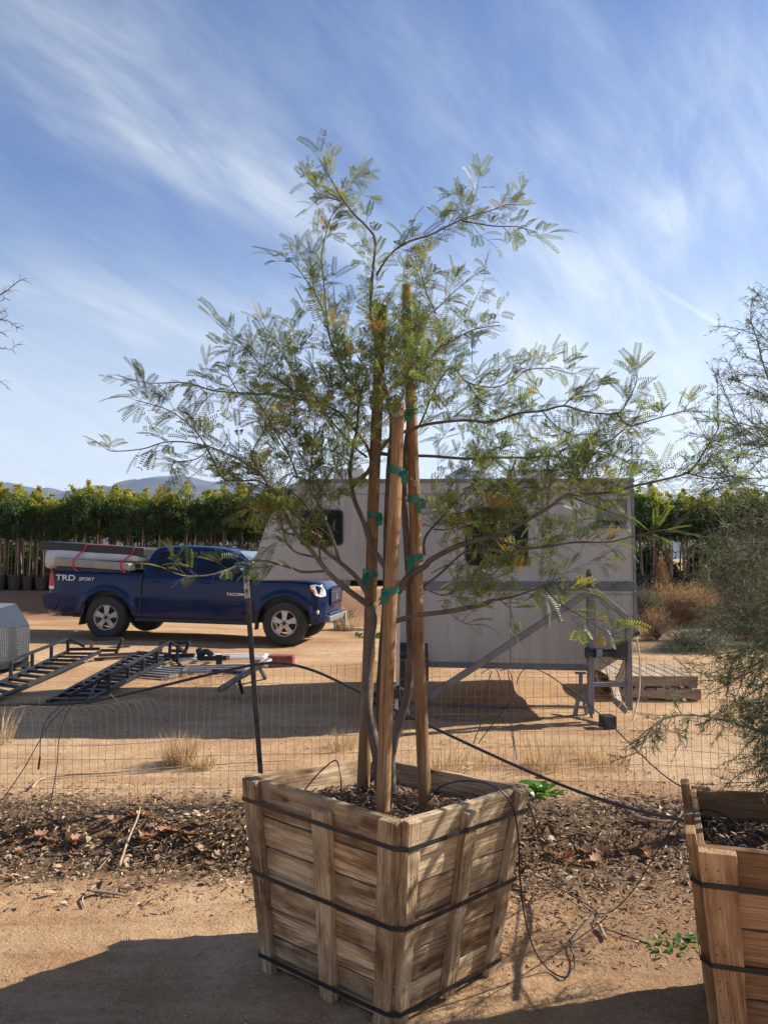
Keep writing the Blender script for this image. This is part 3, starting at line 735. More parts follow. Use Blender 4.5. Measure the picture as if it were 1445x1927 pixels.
wood.build('trunk', M_['bark'], tree, smooth='full', fix=False)
o = twig.build('twigs', M_['bark2'], tree, smooth='full', fix=False)
lv.build('crown', M_['leaf'], tree, fix=False, tint=True)
print('leaflets', len(lv.f))
# ------------------------------------------------------------------ pickup truck (x forward from the rear axle, y to the far side, z up)
k = MatB('dark blue car paint', .28, .1, .18); co = k.coord()
k.col(k.mix(k.noise(co, 1.3, 4), (.001, .010, .048), (.0015, .013, .064))); k.b.inputs['Coat Weight'].default_value = .4; k.b.inputs['Coat Roughness'].default_value = .05
dn_ = k.noise(co, 2.0, 5, .7); rr = k.ramp(dn_, [(.3, (.22, .22, .22)), (.7, (.42, .42, .42))]); k.l(rr, k.b.inputs['Roughness'])
M_['paint'] = k.m
k = MatB('tinted car glass', .05, 0, .35); k.col((.006, .010, .014)); M_['glass'] = k.m
k = MatB('windshield glass', .04, 0, .9); k.col((.05, .075, .09)); k.b.inputs['Coat Weight'].default_value = 1; M_['wglass'] = k.m
k = MatB('headlamp lens', .12, 0, .7); co = k.coord(); k.col(k.ramp(k.noise(co, 9, 3), [(.35, (.42, .45, .46)), (.65, (.82, .84, .82))])); M_['lens'] = k.m
k = MatB('red lamp lens', .15, 0, .6); k.col((.42, .02, .015)); M_['redlens'] = k.m
k = MatB('amber lens', .15, 0, .6); k.col((.75, .16, .03)); M_['amber'] = k.m
k = MatB('chrome', .15, .9); k.col((.6, .6, .6)); M_['chrome'] = k.m
M_['trim'] = plain('black trim', (.02, .02, .022), .6, 0, .3, 10)
M_['decal'] = plain('pale decal', (.62, .62, .62), .4, .1, .05, 8)
truck = thing('pickup_truck', 'dark blue four door pickup truck loaded with a mattress', 'pickup truck')
WB, RAX, YS = 3.236, .385, .0
TOPP = [(-1.20, 1.00), (-1.17, 1.185), (-1.0, 1.20), (.3, 1.185), (.62, 1.175), (.66, 1.165), (1.5, 1.165), (2.70, 1.150), (2.86, 1.130), (3.2, 1.125), (3.6, 1.112), (3.85, 1.09), (3.97, 1.055), (4.06, .99), (4.10, .93)]
BOTP = [(-1.20, .60), (-1.1, .47), (-.6, .44), (.6, .40), (2.5, .37), (3.7, .36), (3.9, .38), (4.0, .44), (4.10, .52)]
def interp(tb, x):
    if x <= tb[0][0]: return tb[0][1]
    for (a, ya), (b, yb) in zip(tb, tb[1:]):
        if x <= b: return ya + (yb - ya) * (x - a) / (b - a)
    return tb[-1][1]
def Wd(x): return interp([(-1.20, .80), (-1.14, .865), (-.9, .90), (3.3, .90), (3.7, .885), (3.9, .83), (4.02, .74), (4.10, .62)], x)
def sidey(x, z, s):
    f = interp([(.3, .955), (.45, .985), (.70, 1.0), (.80, 1.0), (.82, .992), (1.0, .985), (1.12, .965), (1.2, .945)], z)
    y = Wd(x) * f
    for ax_ in (0, WB):
        r_ = math.hypot(x - ax_, z - RAX)
        y += .026 * math.exp(-((r_ - .50) / .055) ** 2) * sm(.35, .55, z)
    return y * s
body = MB(); stx = []
x = -1.20
while x < 4.101:
    stx.append(x)
    near = min(abs(abs(x) - .46), abs(abs(x - WB) - .46)); x += .018 if near < .09 else .04
def zb(x):
    b = interp(BOTP, x)
    for ax_ in (0, WB):
        if abs(x - ax_) < .47: b = max(b, RAX + math.sqrt(.47 ** 2 - (x - ax_) ** 2))
    return b
NV = 14
def ring(x):
    b, t = zb(x), interp(TOPP, x); pts = []
    w0 = sidey(x, b, 1)
    for i in range(NV + 1):
        z = b + (t - .045 - b) * i / NV; pts.append((sidey(x, z, 1), z))
    y_, z_ = pts[-1]; pts.append((y_ - .012, t - .018)); pts.append((y_ - .045, t))
    for f in (.75, .5, .25, 0):
        crown = .045 * (1 - f * f) * sm(2.7, 2.95, x); bulge = .028 * sm(.62, .5, f) * sm(2.85, 3.0, x) * sm(4.0, 3.7, x)
        pts.append(((y_ - .045) * f, t + crown + bulge))
    return pts
rows_ = [ring(x) for x in stx]; m = len(rows_[0]) * 2 - 1
for x, rr_ in zip(stx, rows_):
    full = [(-y, z) for y, z in rr_] + [(y, z) for y, z in rr_[-2::-1]]
    for y, z in full: body.v.append(Vector((x, y, z)))
for i in range(len(stx) - 1):
    for q in range(m - 1): a = i * m + q; body.f.append((a, a + m, a + m + 1, a + 1)); body.t.append(0)
body.f.append(tuple(range(m))); body.f.append(tuple((len(stx) - 1) * m + q for q in range(m))[::-1]); body.t += [0, 0]
body.build('body', M_['paint'], truck, smooth=True)
# dark floor / chassis and wheel wells
ch = MB(); ch.box((-1.05, -.62, .36), (3.75, .62, .62)); ch.box((.50, -.80, .42), (2.72, .80, .60)); ch.box((-.55, -.80, .62), (3.7, .80, .84))
ch.build('chassis', M_['black'], truck)
rb = MB(); rb.box((.55, -.93, .335), (2.62, -.83, .405)); rb.box((.55, .83, .335), (2.62, .93, .405)); rb.build('running_board', M_['trim'], truck, bevel=.015)
# cab
cab = MB()
SIL = [(.63, 1.16), (.665, 1.30), (.74, 1.56), (.80, 1.635), (.90, 1.662), (1.4, 1.675), (1.75, 1.668), (2.05, 1.64), (2.25, 1.59), (2.45, 1.46), (2.62, 1.33), (2.84, 1.15)]
def cy(z): return .865 - .225 * ((z - 1.13) / .55) ** 1.25 if z > 1.13 else .865
prof = []
NS = len(SIL)
for (x_, z_) in SIL:
    r_ = []
    for f in (1.0, .8, .55, .3, .1, .02):      # down the side
        zz_ = 1.13 + (z_ - 1.13) * (1 - f); r_.append((cy(zz_) - (.02 if f < .05 else 0), zz_))
    yt = r_[-1][0]; r_.append((yt - .05, z_ + .006)); r_ += [(yt * .55, z_ + .018 * sm(1.4, 1.6, z_)), (0, z_ + .026 * sm(1.4, 1.6, z_))]
    full = [(-y, z) for y, z in r_] + [(y, z) for y, z in r_[-2::-1]]; prof.append(full)
mm = len(prof[0])
for (x_, _), full in zip(SIL, prof):
    for y, z in full: cab.v.append(Vector((x_, y, z)))
for i in range(NS - 1):
    for q in range(mm - 1): a = i * mm + q; cab.f.append((a, a + mm, a + mm + 1, a + 1)); cab.t.append(0)
cab.f.append(tuple(range(mm))); cab.t.append(0)
cab.build('cab', M_['paint'], truck, smooth=True)
def side_pt(x, z, s, off=0):
    return Vector((x, s * (cy(z) + off), z))
def side_panel(name, poly, s, mat, off=.004, th=.008, par=truck, body_=False):
    mb = MB(); f = (lambda u, v, t: Vector((u, sidey(u, v, s) + s * t, v))) if body_ else (lambda u, v, t: side_pt(u, v, s, t))
    mb.prism(poly, off - th, off, f); return mb.build(name, mat, par)
def rp(poly, n=3, r=.05):
    """round the corners of a polygon"""
    o_ = []
    for i, p in enumerate(poly):
        a, b = Vector(poly[i - 1]), Vector(poly[(i + 1) % len(poly)]); p = Vector(p); ra = min(r, (a - p).length / 2); rb_ = min(r, (b - p).length / 2)
        A = p + (a - p).normalized() * ra; B_ = p + (b - p).normalized() * rb_
        for k_ in range(n + 1): t = k_ / n; o_.append(tuple(A * (1 - t) ** 2 + p * 2 * t * (1 - t) + B_ * t * t))
    return o_
def dense(poly, step=.08):
    o_ = []
    for a, b in zip(poly, poly[1:] + poly[:1]):
        n = max(1, int(math.hypot(b[0] - a[0], b[1] - a[1]) / step))
        for k_ in range(n): o_.append((a[0] + (b[0] - a[0]) * k_ / n, a[1] + (b[1] - a[1]) * k_ / n))
    return o_
for s in (-1, 1):
    wr = rp([(.80, 1.20), (1.50, 1.20), (1.50, 1.575), (.88, 1.575)], 4, .06); wf = rp([(1.60, 1.20), (2.52, 1.20), (2.50, 1.30), (2.30, 1.455), (2.12, 1.56), (1.60, 1.585)], 4, .05)
    for pw, nm in ((wr, 'rear_window'), (wf, 'front_window')):
        fr = side_panel('side_window', pw, s, M_['glass'], .006)
        big = [((u - 1.6) * 1.0 + 1.6, v) for u, v in pw]; cx_ = sum(u for u, v in pw) / len(pw); cz_ = sum(v for u, v in pw) / len(pw)
        ring_ = MB(); 
        for (a, b) in zip(pw, pw[1:] + pw[:1]):
            A, B_ = side_pt(*a, s, .007), side_pt(*b, s, .007); ring_.bar(A, B_, .012, .016, (0, 1, 0))
        ring_.build('window_seal', M_['trim'], fr)
    # shut lines and handles
    gl = MB()
    for ln in ([(.66, 1.15), (.64, .9), (.62, .60), (.80, .44)], [(1.56, 1.15), (1.555, .42)], [(2.66, 1.14), (2.68, .8), (2.66, .46)], [(.66, .80), (1.6, .795), (2.64, .79)], [(.80, .42), (2.6, .415)]):
        dl = [ln[0]]
        for a, b in zip(ln, ln[1:]):
            for t in (.25, .5, .75, 1): dl.append((a[0] + (b[0] - a[0]) * t, a[1] + (b[1] - a[1]) * t))
        for a, b in zip(dl, dl[1:]):
            gl.bar(Vector((a[0], sidey(*a, s) + s * .0008, a[1])), Vector((b[0], sidey(*b, s) + s * .0008, b[1])), .011, .006, (0, 1, 0))
    gl.build('door_gap', M_['black'], truck)
    # gap between bed and cab
    bg_ = MB(); bg_.bar((.635, s * .885, .47), (.635, s * .885, 1.17), .022, .05, (0, 1, 0)); bg_.build('bed_gap', M_['black'], truck)
    for hx in (.80, 1.72):
        h = MB(); h.bar((hx, s * (sidey(hx, 1.04, 1) + .025), 1.045), (hx + .17, s * (sidey(hx, 1.04, 1) + .025), 1.045), .022, .028, (0, 1, 0)); h.build('door_handle', M_['paint'], truck, bevel=.008)
    mr_ = MB(); mr_.bar((2.44, s * .86, 1.235), (2.44, s * .97, 1.25), .05, .05); mr_.build('mirror_arm', M_['trim'], truck)
    mh = MB(); mh.lathe([(0, -.12), (.06, -.115), (.085, -.07), (.09, 0), (.085, .07), (.06, .115), (0, .12)], Matrix.Translation((2.45, s * 1.05, 1.275)) @ Matrix.Rotation(R(90), 4, 'X') @ Matrix.Scale(1.3, 4, (1, 0, 0)), 16)
    mh.build('door_mirror', M_['paint'], truck, smooth=True)
    mi = MB(); mi.bar((2.49, s * .98, 1.275), (2.505, s * 1.12, 1.272), .03, .02); mi.build('mirror_indicator', M_['lens'], truck, bevel=.004)
    # wheels
    for ax_ in (0, WB):
        wh = MB(); Mw = Matrix.Translation((ax_, s * .80, RAX)) @ Matrix.Rotation(R(90) * (1 if s < 0 else -1), 4, 'X')
        wh.lathe([(.225, -.10), (.30, -.125), (.355, -.115), (.378, -.08), (.385, -.03), (.385, .03), (.378, .08), (.355, .115), (.30, .125), (.235, .108), (.225, .09), (.21, -.1), (.225, -.10)], Mw, 48)
        whp = wh.build('wheel', M_['rubber'], truck, smooth=True)
        tr_ = MB()
        for q in range(56):
            a = q / 56 * 2 * math.pi
            for zo in (-.055, 0, .055):
                a2 = a + (zo > 0) * .05; Mt = Mw @ Matrix.Rotation(a2, 4, 'Z') @ Matrix.Translation((.385, 0, zo)); tr_.box((-.006, -.012, -.022), (.005, .012, .022), Mt)
        tr_.build('tread', M_['rubber'], whp, fix=False)
        rim = MB(); rim.lathe([(.222, .095), (.228, .108), (.218, .112), (.206, .10), (.198, .06), (.19, -.06)], Mw, 40)
        for q in range(5):
            Ms = Mw @ Matrix.Rotation(q / 5 * 2 * math.pi + .3, 4, 'Z')
            rim.prism([(.045, -.045), (.11, -.038), (.205, -.062), (.205, .062), (.11, .038), (.045, .045)], .055, .092, lambda u, v, t, Ms=Ms: Ms @ Vector((u, v, t + .012 * (u < .1))))
        rim.lathe([(.0, .098), (.062, .098), (.07, .09), (.07, .05)], Mw, 24)
        rim.build('rim', M_['alu'], whp, smooth=True, bevel=.006)
        hub = MB(); hub.lathe([(0, .108), (.028, .107), (.036, .10), (.036, .09)], Mw, 16)
        for q in range(6):
            a = q / 6 * 2 * math.pi; hub.lathe([(0, .106), (.009, .105), (.011, .095)], Mw @ Matrix.Translation((.057 * math.cos(a), .057 * math.sin(a), 0)), 8)
        hub.build('hub_nuts', M_['darksteel'], whp, smooth=True)
        dk = MB(); dk.lathe([(0, .02), (.16, .02), (.165, 0)], Mw, 24); dk.build('brake_disc', M_['rustysteel'], whp)
    mf = MB(); mf.hexa([(-.50, s * .70, .24), (-.47, s * .70, .24), (-.47, s * .92, .24), (-.50, s * .92, .24), (-.43, s * .70, .60), (-.39, s * .70, .60), (-.39, s * .92, .60), (-.43, s * .92, .60)]); mf.build('mud_flap', M_['black'], truck)
    mf = MB(); mf.hexa([(2.72, s * .74, .26), (2.745, s * .74, .26), (2.745, s * .92, .26), (2.72, s * .92, .26), (2.74, s * .74, .55), (2.77, s * .74, .55), (2.77, s * .92, .55), (2.74, s * .92, .55)]); mf.build('mud_flap', M_['black'], truck)
    # head lamp
    hl = rp([(3.66, 1.045), (3.74, .94), (3.82, .865), (3.97, .845), (4.05, .86), (4.03, .97), (3.95, 1.03), (3.80, 1.06)], 3, .03)
    mb = MB(); mb.prism(dense(hl, .05), -.03, .030, lambda u, v, t: Vector((u, s * (min(Wd(u), Wd(3.66) - (u - 3.66) * .30) * interp([(.7, 1.0), (.9, .99), (1.1, .955)], v) + t), v))); h_ = mb.build('headlight', M_['lens'], truck, bevel=.006)
    mb = MB(); mb.prism([(3.70, .99), (3.74, .94), (3.82, .90), (3.80, .965)], .02, .040, lambda u, v, t: Vector((u, s * (Wd(u) * .985 + t), v))); mb.build('amber_reflector', M_['amber'], h_)
    tl = rp([(-1.20, .90), (-1.19, 1.14), (-1.16, 1.165), (-1.09, 1.16), (-1.05, .92), (-1.06, .85), (-1.19, .85)], 2, .02)
    mb = MB(); mb.prism(tl, -.03, .008, lambda u, v, t: Vector((u, s * (Wd(max(u, -1.16)) * .985 + t), v))); t_ = mb.build('tail_light', M_['redlens'], truck)
    mb = MB(); mb.prism([(-1.185, .858), (-1.07, .858), (-1.068, .91), (-1.185, .92)], .0, .012, lambda u, v, t: Vector((u, s * (Wd(max(u, -1.16)) * .985 + t), v))); mb.build('reversing_lamp', M_['lens'], t_)
    # front bumper side, fog lamp
    fo = MB(); fo.prism([(3.80, .50), (3.97, .50), (3.99, .63), (3.83, .66)], -.02, .006, lambda u, v, t: Vector((u, s * (Wd(u) * .99 + t), v))); fo.build('fog_recess', M_['trim'], truck)
    fo = MB(); fo.lathe([(0, .02), (.03, .018), (.04, 0)], Matrix.Translation((3.88, s * (Wd(3.88) * .99), .585)) @ Matrix.Rotation(R(90) * (1 if s < 0 else -1), 4, 'X'), 16); fo.build('fog_lamp', M_['lens'], truck, smooth=True)
    bl = MB(); bl.prism(dense([(3.62, .80), (4.05, .79), (4.05, .775), (3.62, .785)], .06), -.01, .004, lambda u, v, t: Vector((u, s * (Wd(u) * 1.0 + t), v))); bl.build('bumper_seam', M_['black'], truck)
# windshield, rear window
ws = MB(); ws.prism(rp([(-.66, 0), (.66, 0), (.55, .62), (-.55, .62)], 3, .06), .004, .014, lambda u, v, t: Vector((2.80 - v * .835, u, 1.19 + v * .665)) + Vector((.62, 0, .78)) * t); ws.build('windshield', M_['wglass'], truck)
rw = MB(); rw.prism(rp([(-.60, 0), (.60, 0), (.52, .33), (-.52, .33)], 3, .05), -.012, -.003, lambda u, v, t: Vector((.665 + v * .24 + t, u, 1.25 + v * .95))); rw.build('rear_window', M_['glass'], truck)
# front: grille, bumper valance, hood scoop
gr = MB(); gr.box((3.99, -.46, .72), (4.125, .46, .955)); gr.build('grille', M_['trim'], truck, bevel=.03)
gc = MB()
for a, b in (((-.48, .965), (.48, .965)), ((-.44, .70), (.44, .70)), ((-.50, .955), (-.46, .70)), ((.50, .955), (.46, .70))): gc.bar((4.11, a[0], a[1]), (4.11, b[0], b[1]), .05, .035)
for q in (-.09, 0, .09): gc.bar((4.13, -.44, .83 + q * .7), (4.13, .44, .83 + q * .7), .012, .012)
gc.build('grille_surround', M_['paint'], truck, bevel=.01)
em = MB(); em.lathe([(0, .012), (.05, .01), (.062, 0)], Matrix.Translation((4.135, 0, .83)) @ Matrix.Rotation(R(90), 4, 'Y'), 20); em.build('badge', M_['chrome'], truck, smooth=True)
va = MB(); va.box((3.92, -.60, .40), (4.15, .60, .56)); va.build('front_bumper', M_['paint'], truck, bevel=.04, seg=3)
va = MB(); va.box((3.98, -.66, .40), (4.17, .66, .52)); va.build('bumper_valance', M_['greysteel'], truck, bevel=.03)
sc_ = MB(); sc_.hexa([(3.15, -.26, 1.14), (3.60, -.22, 1.10), (3.60, .22, 1.10), (3.15, .26, 1.14), (3.20, -.20, 1.185), (3.56, -.19, 1.178), (3.56, .19, 1.178), (3.20, .20, 1.185)]); sc_.build('hood_scoop', M_['paint'], truck, bevel=.02)
rbm = MB(); rbm.prism(rp([(-1.20, .78), (-.93, .78), (-.93, .60), (-1.05, .48), (-1.20, .50), (-1.27, .60), (-1.28, .76)], 3, .04), -.90, .90, lambda u, v, t: Vector((u, t, v))); rbm.build('rear_bumper', M_['paint'], truck, smooth=True)
ex_ = MB(); ex_.tube([(-.72, -.72, .40), (-.42, -.70, .40)], .042, 12); ex_.build('exhaust_pipe', M_['rustysteel'], truck, smooth=True)
an = MB(); an.tube([(2.95, -.72, 1.12), (2.86, -.72, 1.65)], .004, 5); an.build('antenna', M_['black'], truck)
def lettering(txt, size, M, mat, parent, name, ext=.003, shear=.0, sx=1.0):
    cu = bpy.data.curves.new('letters', 'FONT'); cu.body = txt; cu.size = size; cu.extrude = ext; cu.shear = shear; cu.offset = size * .022
    tmp = bpy.data.objects.new('letters', cu); COL.objects.link(tmp); bpy.context.view_layer.update()
    me = bpy.data.meshes.new_from_object(tmp.evaluated_get(bpy.context.evaluated_depsgraph_get())); bpy.data.objects.remove(tmp)
    me.transform(Matrix.Scale(sx, 4, (1, 0, 0))); me.name = name; me.materials.clear(); me.materials.append(mat)
    o = bpy.data.objects.new(name, me); COL.objects.link(o); o.matrix_basis = M; adopt(o, parent); return o
def side_frame(x, z, s=-1, off=.022):
    y = sidey(x, z, s) + s * off; return Matrix.Translation((x, y, z)) @ Matrix.Rotation(R(90), 4, 'X')
lettering('TRD', .140, side_frame(-.985, 1.02), M_['decal'], truck, 'decal_lettering', sx=1.38)
lettering('SPORT', .078, side_frame(-.54, 1.025), M_['decal'], truck, 'decal_lettering', shear=.2, sx=1.25)
lettering('TACOMA', .066, side_frame(2.20, .835), M_['chrome'], truck, 'name_badge', shear=.1, sx=1.25)

# load on the bed
load = []
mt = MB(); n = 26
for i in range(n + 1):
    t = i / n; x = -1.42 + t * 2.02; sag = .17 * sm(.45, 0, t)
    zt = 1.60 - .10 * t + .01 * math.sin(t * 9); zb_ = 1.36 - sag + .0 * t
    hh = .66 - .05 * (abs(t - .5) * 2) ** 6
    e = 1 - .25 * max(0, 1 - t * n / 2) - .25 * max(0, 1 - (1 - t) * n / 2)
    pr_ = [(-hh * .97, zb_ + .02), (-hh, (zb_ * .6 + zt * .4)), (-hh, (zb_ * .3 + zt * .7)), (-hh * .96, zt - .01), (0, zt + .0), (hh * .96, zt - .01), (hh, (zb_ + zt) / 2), (hh * .97, zb_ + .02), (0, zb_)]
    mid_ = (zb_ + zt) / 2
    for y, z in pr_: mt.v.append(Vector((x, -.08 + y * e, mid_ + (z - mid_) * e + .008 * nz(x, z, 5, y))))
for i in range(n):
    for q in range(9): a = i * 9 + q; b = i * 9 + (q + 1) % 9; mt.f.append((a, b, b + 9, a + 9)); mt.t.append(0)
mt.f.append(tuple(range(9))); mt.f.append(tuple(n * 9 + q for q in range(9))[::-1]); mt.t += [0, 0]
mo = mt.build('mattress', M_['mattress'], smooth='full'); props(mo, 'white mattress hanging over the tailgate of the truck', 'mattress'); load.append(mo)
mb = MB(); mb.hexa([(-1.43, -.72, 1.56), (.58, -.72, 1.465), (.58, .60, 1.465), (-1.43, .60, 1.56), (-1.43, -.72, 1.715), (.58, -.72, 1.625), (.58, .60, 1.625), (-1.43, .60, 1.715)])
o = mb.build('bed_base', M_['black'], bevel=.02); props(o, 'flat black bed base lying on top of the white mattress', 'bed base'); load.append(o)
mb = MB(); mb.hexa([(-1.06, -.86, 1.275), (.38, -.86, 1.215), (.46, -.74, 1.215), (-1.06, -.74, 1.275), (-1.06, -.86, 1.43), (.36, -.86, 1.35), (.44, -.74, 1.35), (-1.06, -.74, 1.43)])
o = mb.build('foam_pad', M_['foam'], bevel=.025); props(o, 'beige padded headboard leaning along the side of the truck bed', 'headboard'); load.append(o)
mb = MB(); mb.hexa([(-1.08, -.84, 1.18), (.40, -.84, 1.17), (.40, .7, 1.17), (-1.08, .7, 1.18), (-1.0, -.84, 1.268), (.40, -.84, 1.21), (.40, .7, 1.21), (-1.0, .7, 1.268)])
o = mb.build('dark_panel', M_['black'], bevel=.01); props(o, 'dark panel lying under the beige headboard on the truck bed', 'panel'); load.append(o)
mb = MB(); mb.hexa([(-1.02, -.80, 1.435), (-.35, -.80, 1.405), (-.35, -.70, 1.405), (-1.02, -.70, 1.435), (-1.04, -.80, 1.475), (-.35, -.80, 1.43), (-.35, -.70, 1.43), (-1.04, -.70, 1.475)])
for (xa, xb) in ((-.52, -.68), (.40, .22)):
    mb = MB(); zt_ = 1.715 - .09 * (xa + 1.43) / 2.01 + .001; pth = [(xa + .0, .612, 1.3), (xa, .612, zt_), (xa, -.728, zt_), (xa - .02, -.735, zt_ - .1), (xb, -.868, 1.40 - .05 * (xa > 0)), (xb + .01, -.872, 1.26), (xb + .10, -.885, 1.18)]
    for a, b in zip(pth, pth[1:]): mb.bar(a, b, .028, .003, (0, -1, .3) if abs(a[1] - b[1]) < .5 else (0, 0, 1))
    o = mb.build('ratchet_strap', M_['red']); props(o, 'red strap over the mattress near the ' + ('rear of the truck bed' if xa < 0 else 'cab of the truck'), 'strap', 'red straps holding the load'); load.append(o)
def squeeze(o):
    for c_ in o.children: squeeze(c_)
    if o.type == 'MESH':
        for v in o.data.vertices:
            if v.co.x > 3.66: v.co.x = 3.66 + (v.co.x - 3.66) * .66
            elif v.co.x < -.65 and not o.name.startswith('decal'): v.co.x = -.65 + (v.co.x + .65) * .90
squeeze(truck)
th = R(-7.5); TM = Matrix.Translation(P(198, 1203, 13.72)) @ Matrix.Rotation(th, 4, 'Z') @ Matrix.Rotation(R(1.25), 4, 'Y') @ Matrix.Translation((0, .90, 0))
TM.translation.z += .0
truck.matrix_basis = TM
for o in load: o.matrix_basis = TM
# ------------------------------------------------------------------ truck camper standing on its jacks
DC = 7.5
def cz(px, py, d=DC): return P(px, py, d)
k = MatB('embossed grey camper skin', .5, .25, .4); co = k.coord()
base = k.ramp(k.noise(co, 1.1, 5, .6), [(.3, (.33, .315, .29)), (.7, (.41, .395, .365))])
ch1 = k.n('ShaderNodeTexWave', wave_type='BANDS', bands_direction='DIAGONAL'); ch1.inputs['Scale'].default_value = 15; ch1.inputs['Distortion'].default_value = .15
mp1 = k.n('ShaderNodeMapping'); mp1.inputs['Scale'].default_value = (1, 0, 1); k.l(co, mp1.inputs[0]); k.l(mp1.outputs[0], ch1.inputs[0])
mp2 = k.n('ShaderNodeMapping'); mp2.inputs['Scale'].default_value = (-1, 0, 1); k.l(co, mp2.inputs[0])
ch2 = k.n('ShaderNodeTexWave', wave_type='BANDS', bands_direction='DIAGONAL'); ch2.inputs['Scale'].default_value = 15; k.l(mp2.outputs[0], ch2.inputs[0])
mn = k.n('ShaderNodeMath', operation='MULTIPLY'); k.l(ch1.outputs[1], mn.inputs[0]); k.l(ch2.outputs[1], mn.inputs[1])
gm = k.n('ShaderNodeMapping'); gm.inputs['Scale'].default_value = (5, 1, .5); k.l(co, gm.inputs[0]); grime = k.noise(gm.outputs[0], 2.2, 7, .75)
k.col(k.mix(k.ramp(grime, [(.48, (0, 0, 0)), (.72, (.5, .5, .5))]), k.mix(.06, base, mn.outputs[0], 'MULTIPLY'), (.24, .20, .155)))
k.bump(mn.outputs[0], .22, .004); M_['skin'] = k.m
M_['belt'] = plain('slate blue belt panel', (.105, .12, .13), .5, .1, .2, 4)
camper = thing('slide_in_camper', 'grey slide in camper with an overhang, standing on jacks in its own shade', 'camper', tuple(cz(975, 1256)))
def cp(px, py, back=0.0, d=DC): p = P(px, py, d); p.y += back; return p
WID = 2.05
def slab(poly, b0, b1, name, mat, par=camper, bevel=0, d=DC):
    mb = MB(); mb.prism([tuple((P(x, y, d).x, P(x, y, d).z)) for x, y in poly], b0, b1, lambda u, v, t: Vector((u, d + t, v))); return mb.build(name, mat, par, bevel=bevel)
outl = [(482, 1093), (472, 1084), (474, 1068), (500, 990), (524, 940), (545, 912), (565, 905), (1190, 903), (1193, 985), (1199, 1190), (1172, 1236), (1132, 1262), (1050, 1258), (800, 1251), (752, 1249), (752, 1092)]
slab(outl, 0, WID, 'body', M_['skin'], bevel=.018)
slab([(752, 1094), (1196, 1094.5), (1196.5, 1112), (752, 1111)], -.014, .0, 'belt_strip', M_['belt'], bevel=.004)
slab([(752, 1244), (1105, 1251), (1105, 1262), (752, 1254)], -.02, .01, 'skirt', M_['belt'], bevel=.004)
slab([(562, 902), (1192, 900), (1192, 908), (562, 909)], -.015, -.001, 'roof_trim', M_['greysteel'], bevel=.003)
slab([(1186, 909), (1191, 909), (1196, 1093), (1191, 1093)], -.012, -.001, 'corner_trim', M_['greysteel'])
slab([(1190, 1113), (1197, 1113), (1199, 1189), (1193, 1192)], -.012, -.001, 'corner_trim', M_['greysteel'])
k = MatB('dark window glass', .08, 0, .12); k.col((.006, .007, .008)); M_['dglass'] = k.m
def window(x0, y0, x1, y1, r=8, name='window'):
    pl = rp([(x0, y0), (x1, y0), (x1, y1), (x0, y1)], 4, r)
    f = slab(rp([(x0 - 3, y0 - 3), (x1 + 3, y0 - 3), (x1 + 3, y1 + 3), (x0 - 3, y1 + 3)], 4, r + 2), -.02, -.001, name, M_['trim'], bevel=.004)
    slab(pl, -.026, -.021, 'pane', M_['dglass'], f); return f
window(568, 962, 643, 1024); w2 = window(878, 957, 990, 1062, 14)
slab([(932, 957), (936, 957), (936, 1062), (932, 1062)], -.032, -.027, 'mullion', M_['trim'], w2)
ve = slab([(1122, 940), (1178, 940), (1178, 994), (1122, 994)], -.03, -.001, 'louvre_window', M_['belt'], bevel=.004)
slab([(1132, 980), (1170, 980), (1170, 988), (1132, 988)], -.034, -.031, 'pane', M_['dglass'], ve)
slab([(1128, 946), (1172, 946), (1172, 966), (1128, 966)], -.040, -.031, 'pane', M_['greysteel'], ve)
slab([(1128, 950), (1172, 950), (1173, 954), (1127, 954)], -.060, -.041, 'awning_slat', M_['belt'], ve)
dome = plain('cream roof vent cover', (.55, .49, .40), .6, 0, .08, 6)
def hatch(x0, x1, y0, y1, back):
    a, b = P(x0, y1, DC + back), P(x1, y0, DC + back); mb = MB(); w_ = .50
    mb.hexa([(a.x, a.y, a.z - .05), (b.x, a.y, a.z - .05), (b.x, a.y + w_, a.z - .05), (a.x, a.y + w_, a.z - .05), (a.x + .05, a.y + .03, b.z - .02), (b.x - .04, a.y + .03, b.z), (b.x - .04, a.y + w_ - .03, b.z), (a.x + .05, a.y + w_ - .03, b.z - .02)])
    return mb.build('roof_vent', dome, camper, bevel=.03)
hatch(622, 694, 878, 905, .7); hatch(985, 1062, 880, 903, .8)
# door and hatches on the side: shut lines
sl = MB()
def shut(pts):
    for a, b in zip(pts, pts[1:]): A, B_ = cp(*a, -.0015), cp(*b, -.0015); sl.bar(A, B_, .004, .003, (0, 1, 0))
shut([(1085, 1118), (1190, 1119)]); shut([(820, 1118), (1085, 1118)]); shut([(1118, 1120), (1118, 1235)]); shut([(700, 912), (700, 1090)]); shut([(860, 912), (860, 1092)]); shut([(1020, 912), (1020, 1092)]); shut([(548, 930), (1190, 929)]); shut([(960, 1113), (960, 1247)])
sl.build('panel_joint', M_['darksteel'], camper)
rv = MB()
for i in range(60): rv.lathe([(0, .003), (.006, 0)], Matrix.Translation(cp(758 + i * 7.2, 1098, -.014)) @ Matrix.Rotation(R(90), 4, 'X'), 6)
for xv in (704, 864, 1024):
    for i in range(28): rv.lathe([(0, .003), (.006, 0)], Matrix.Translation(cp(xv, 918 + i * 6.2, -.001)) @ Matrix.Rotation(R(90), 4, 'X'), 6)
rv.build('rivets', M_['greysteel'], camper, fix=False)
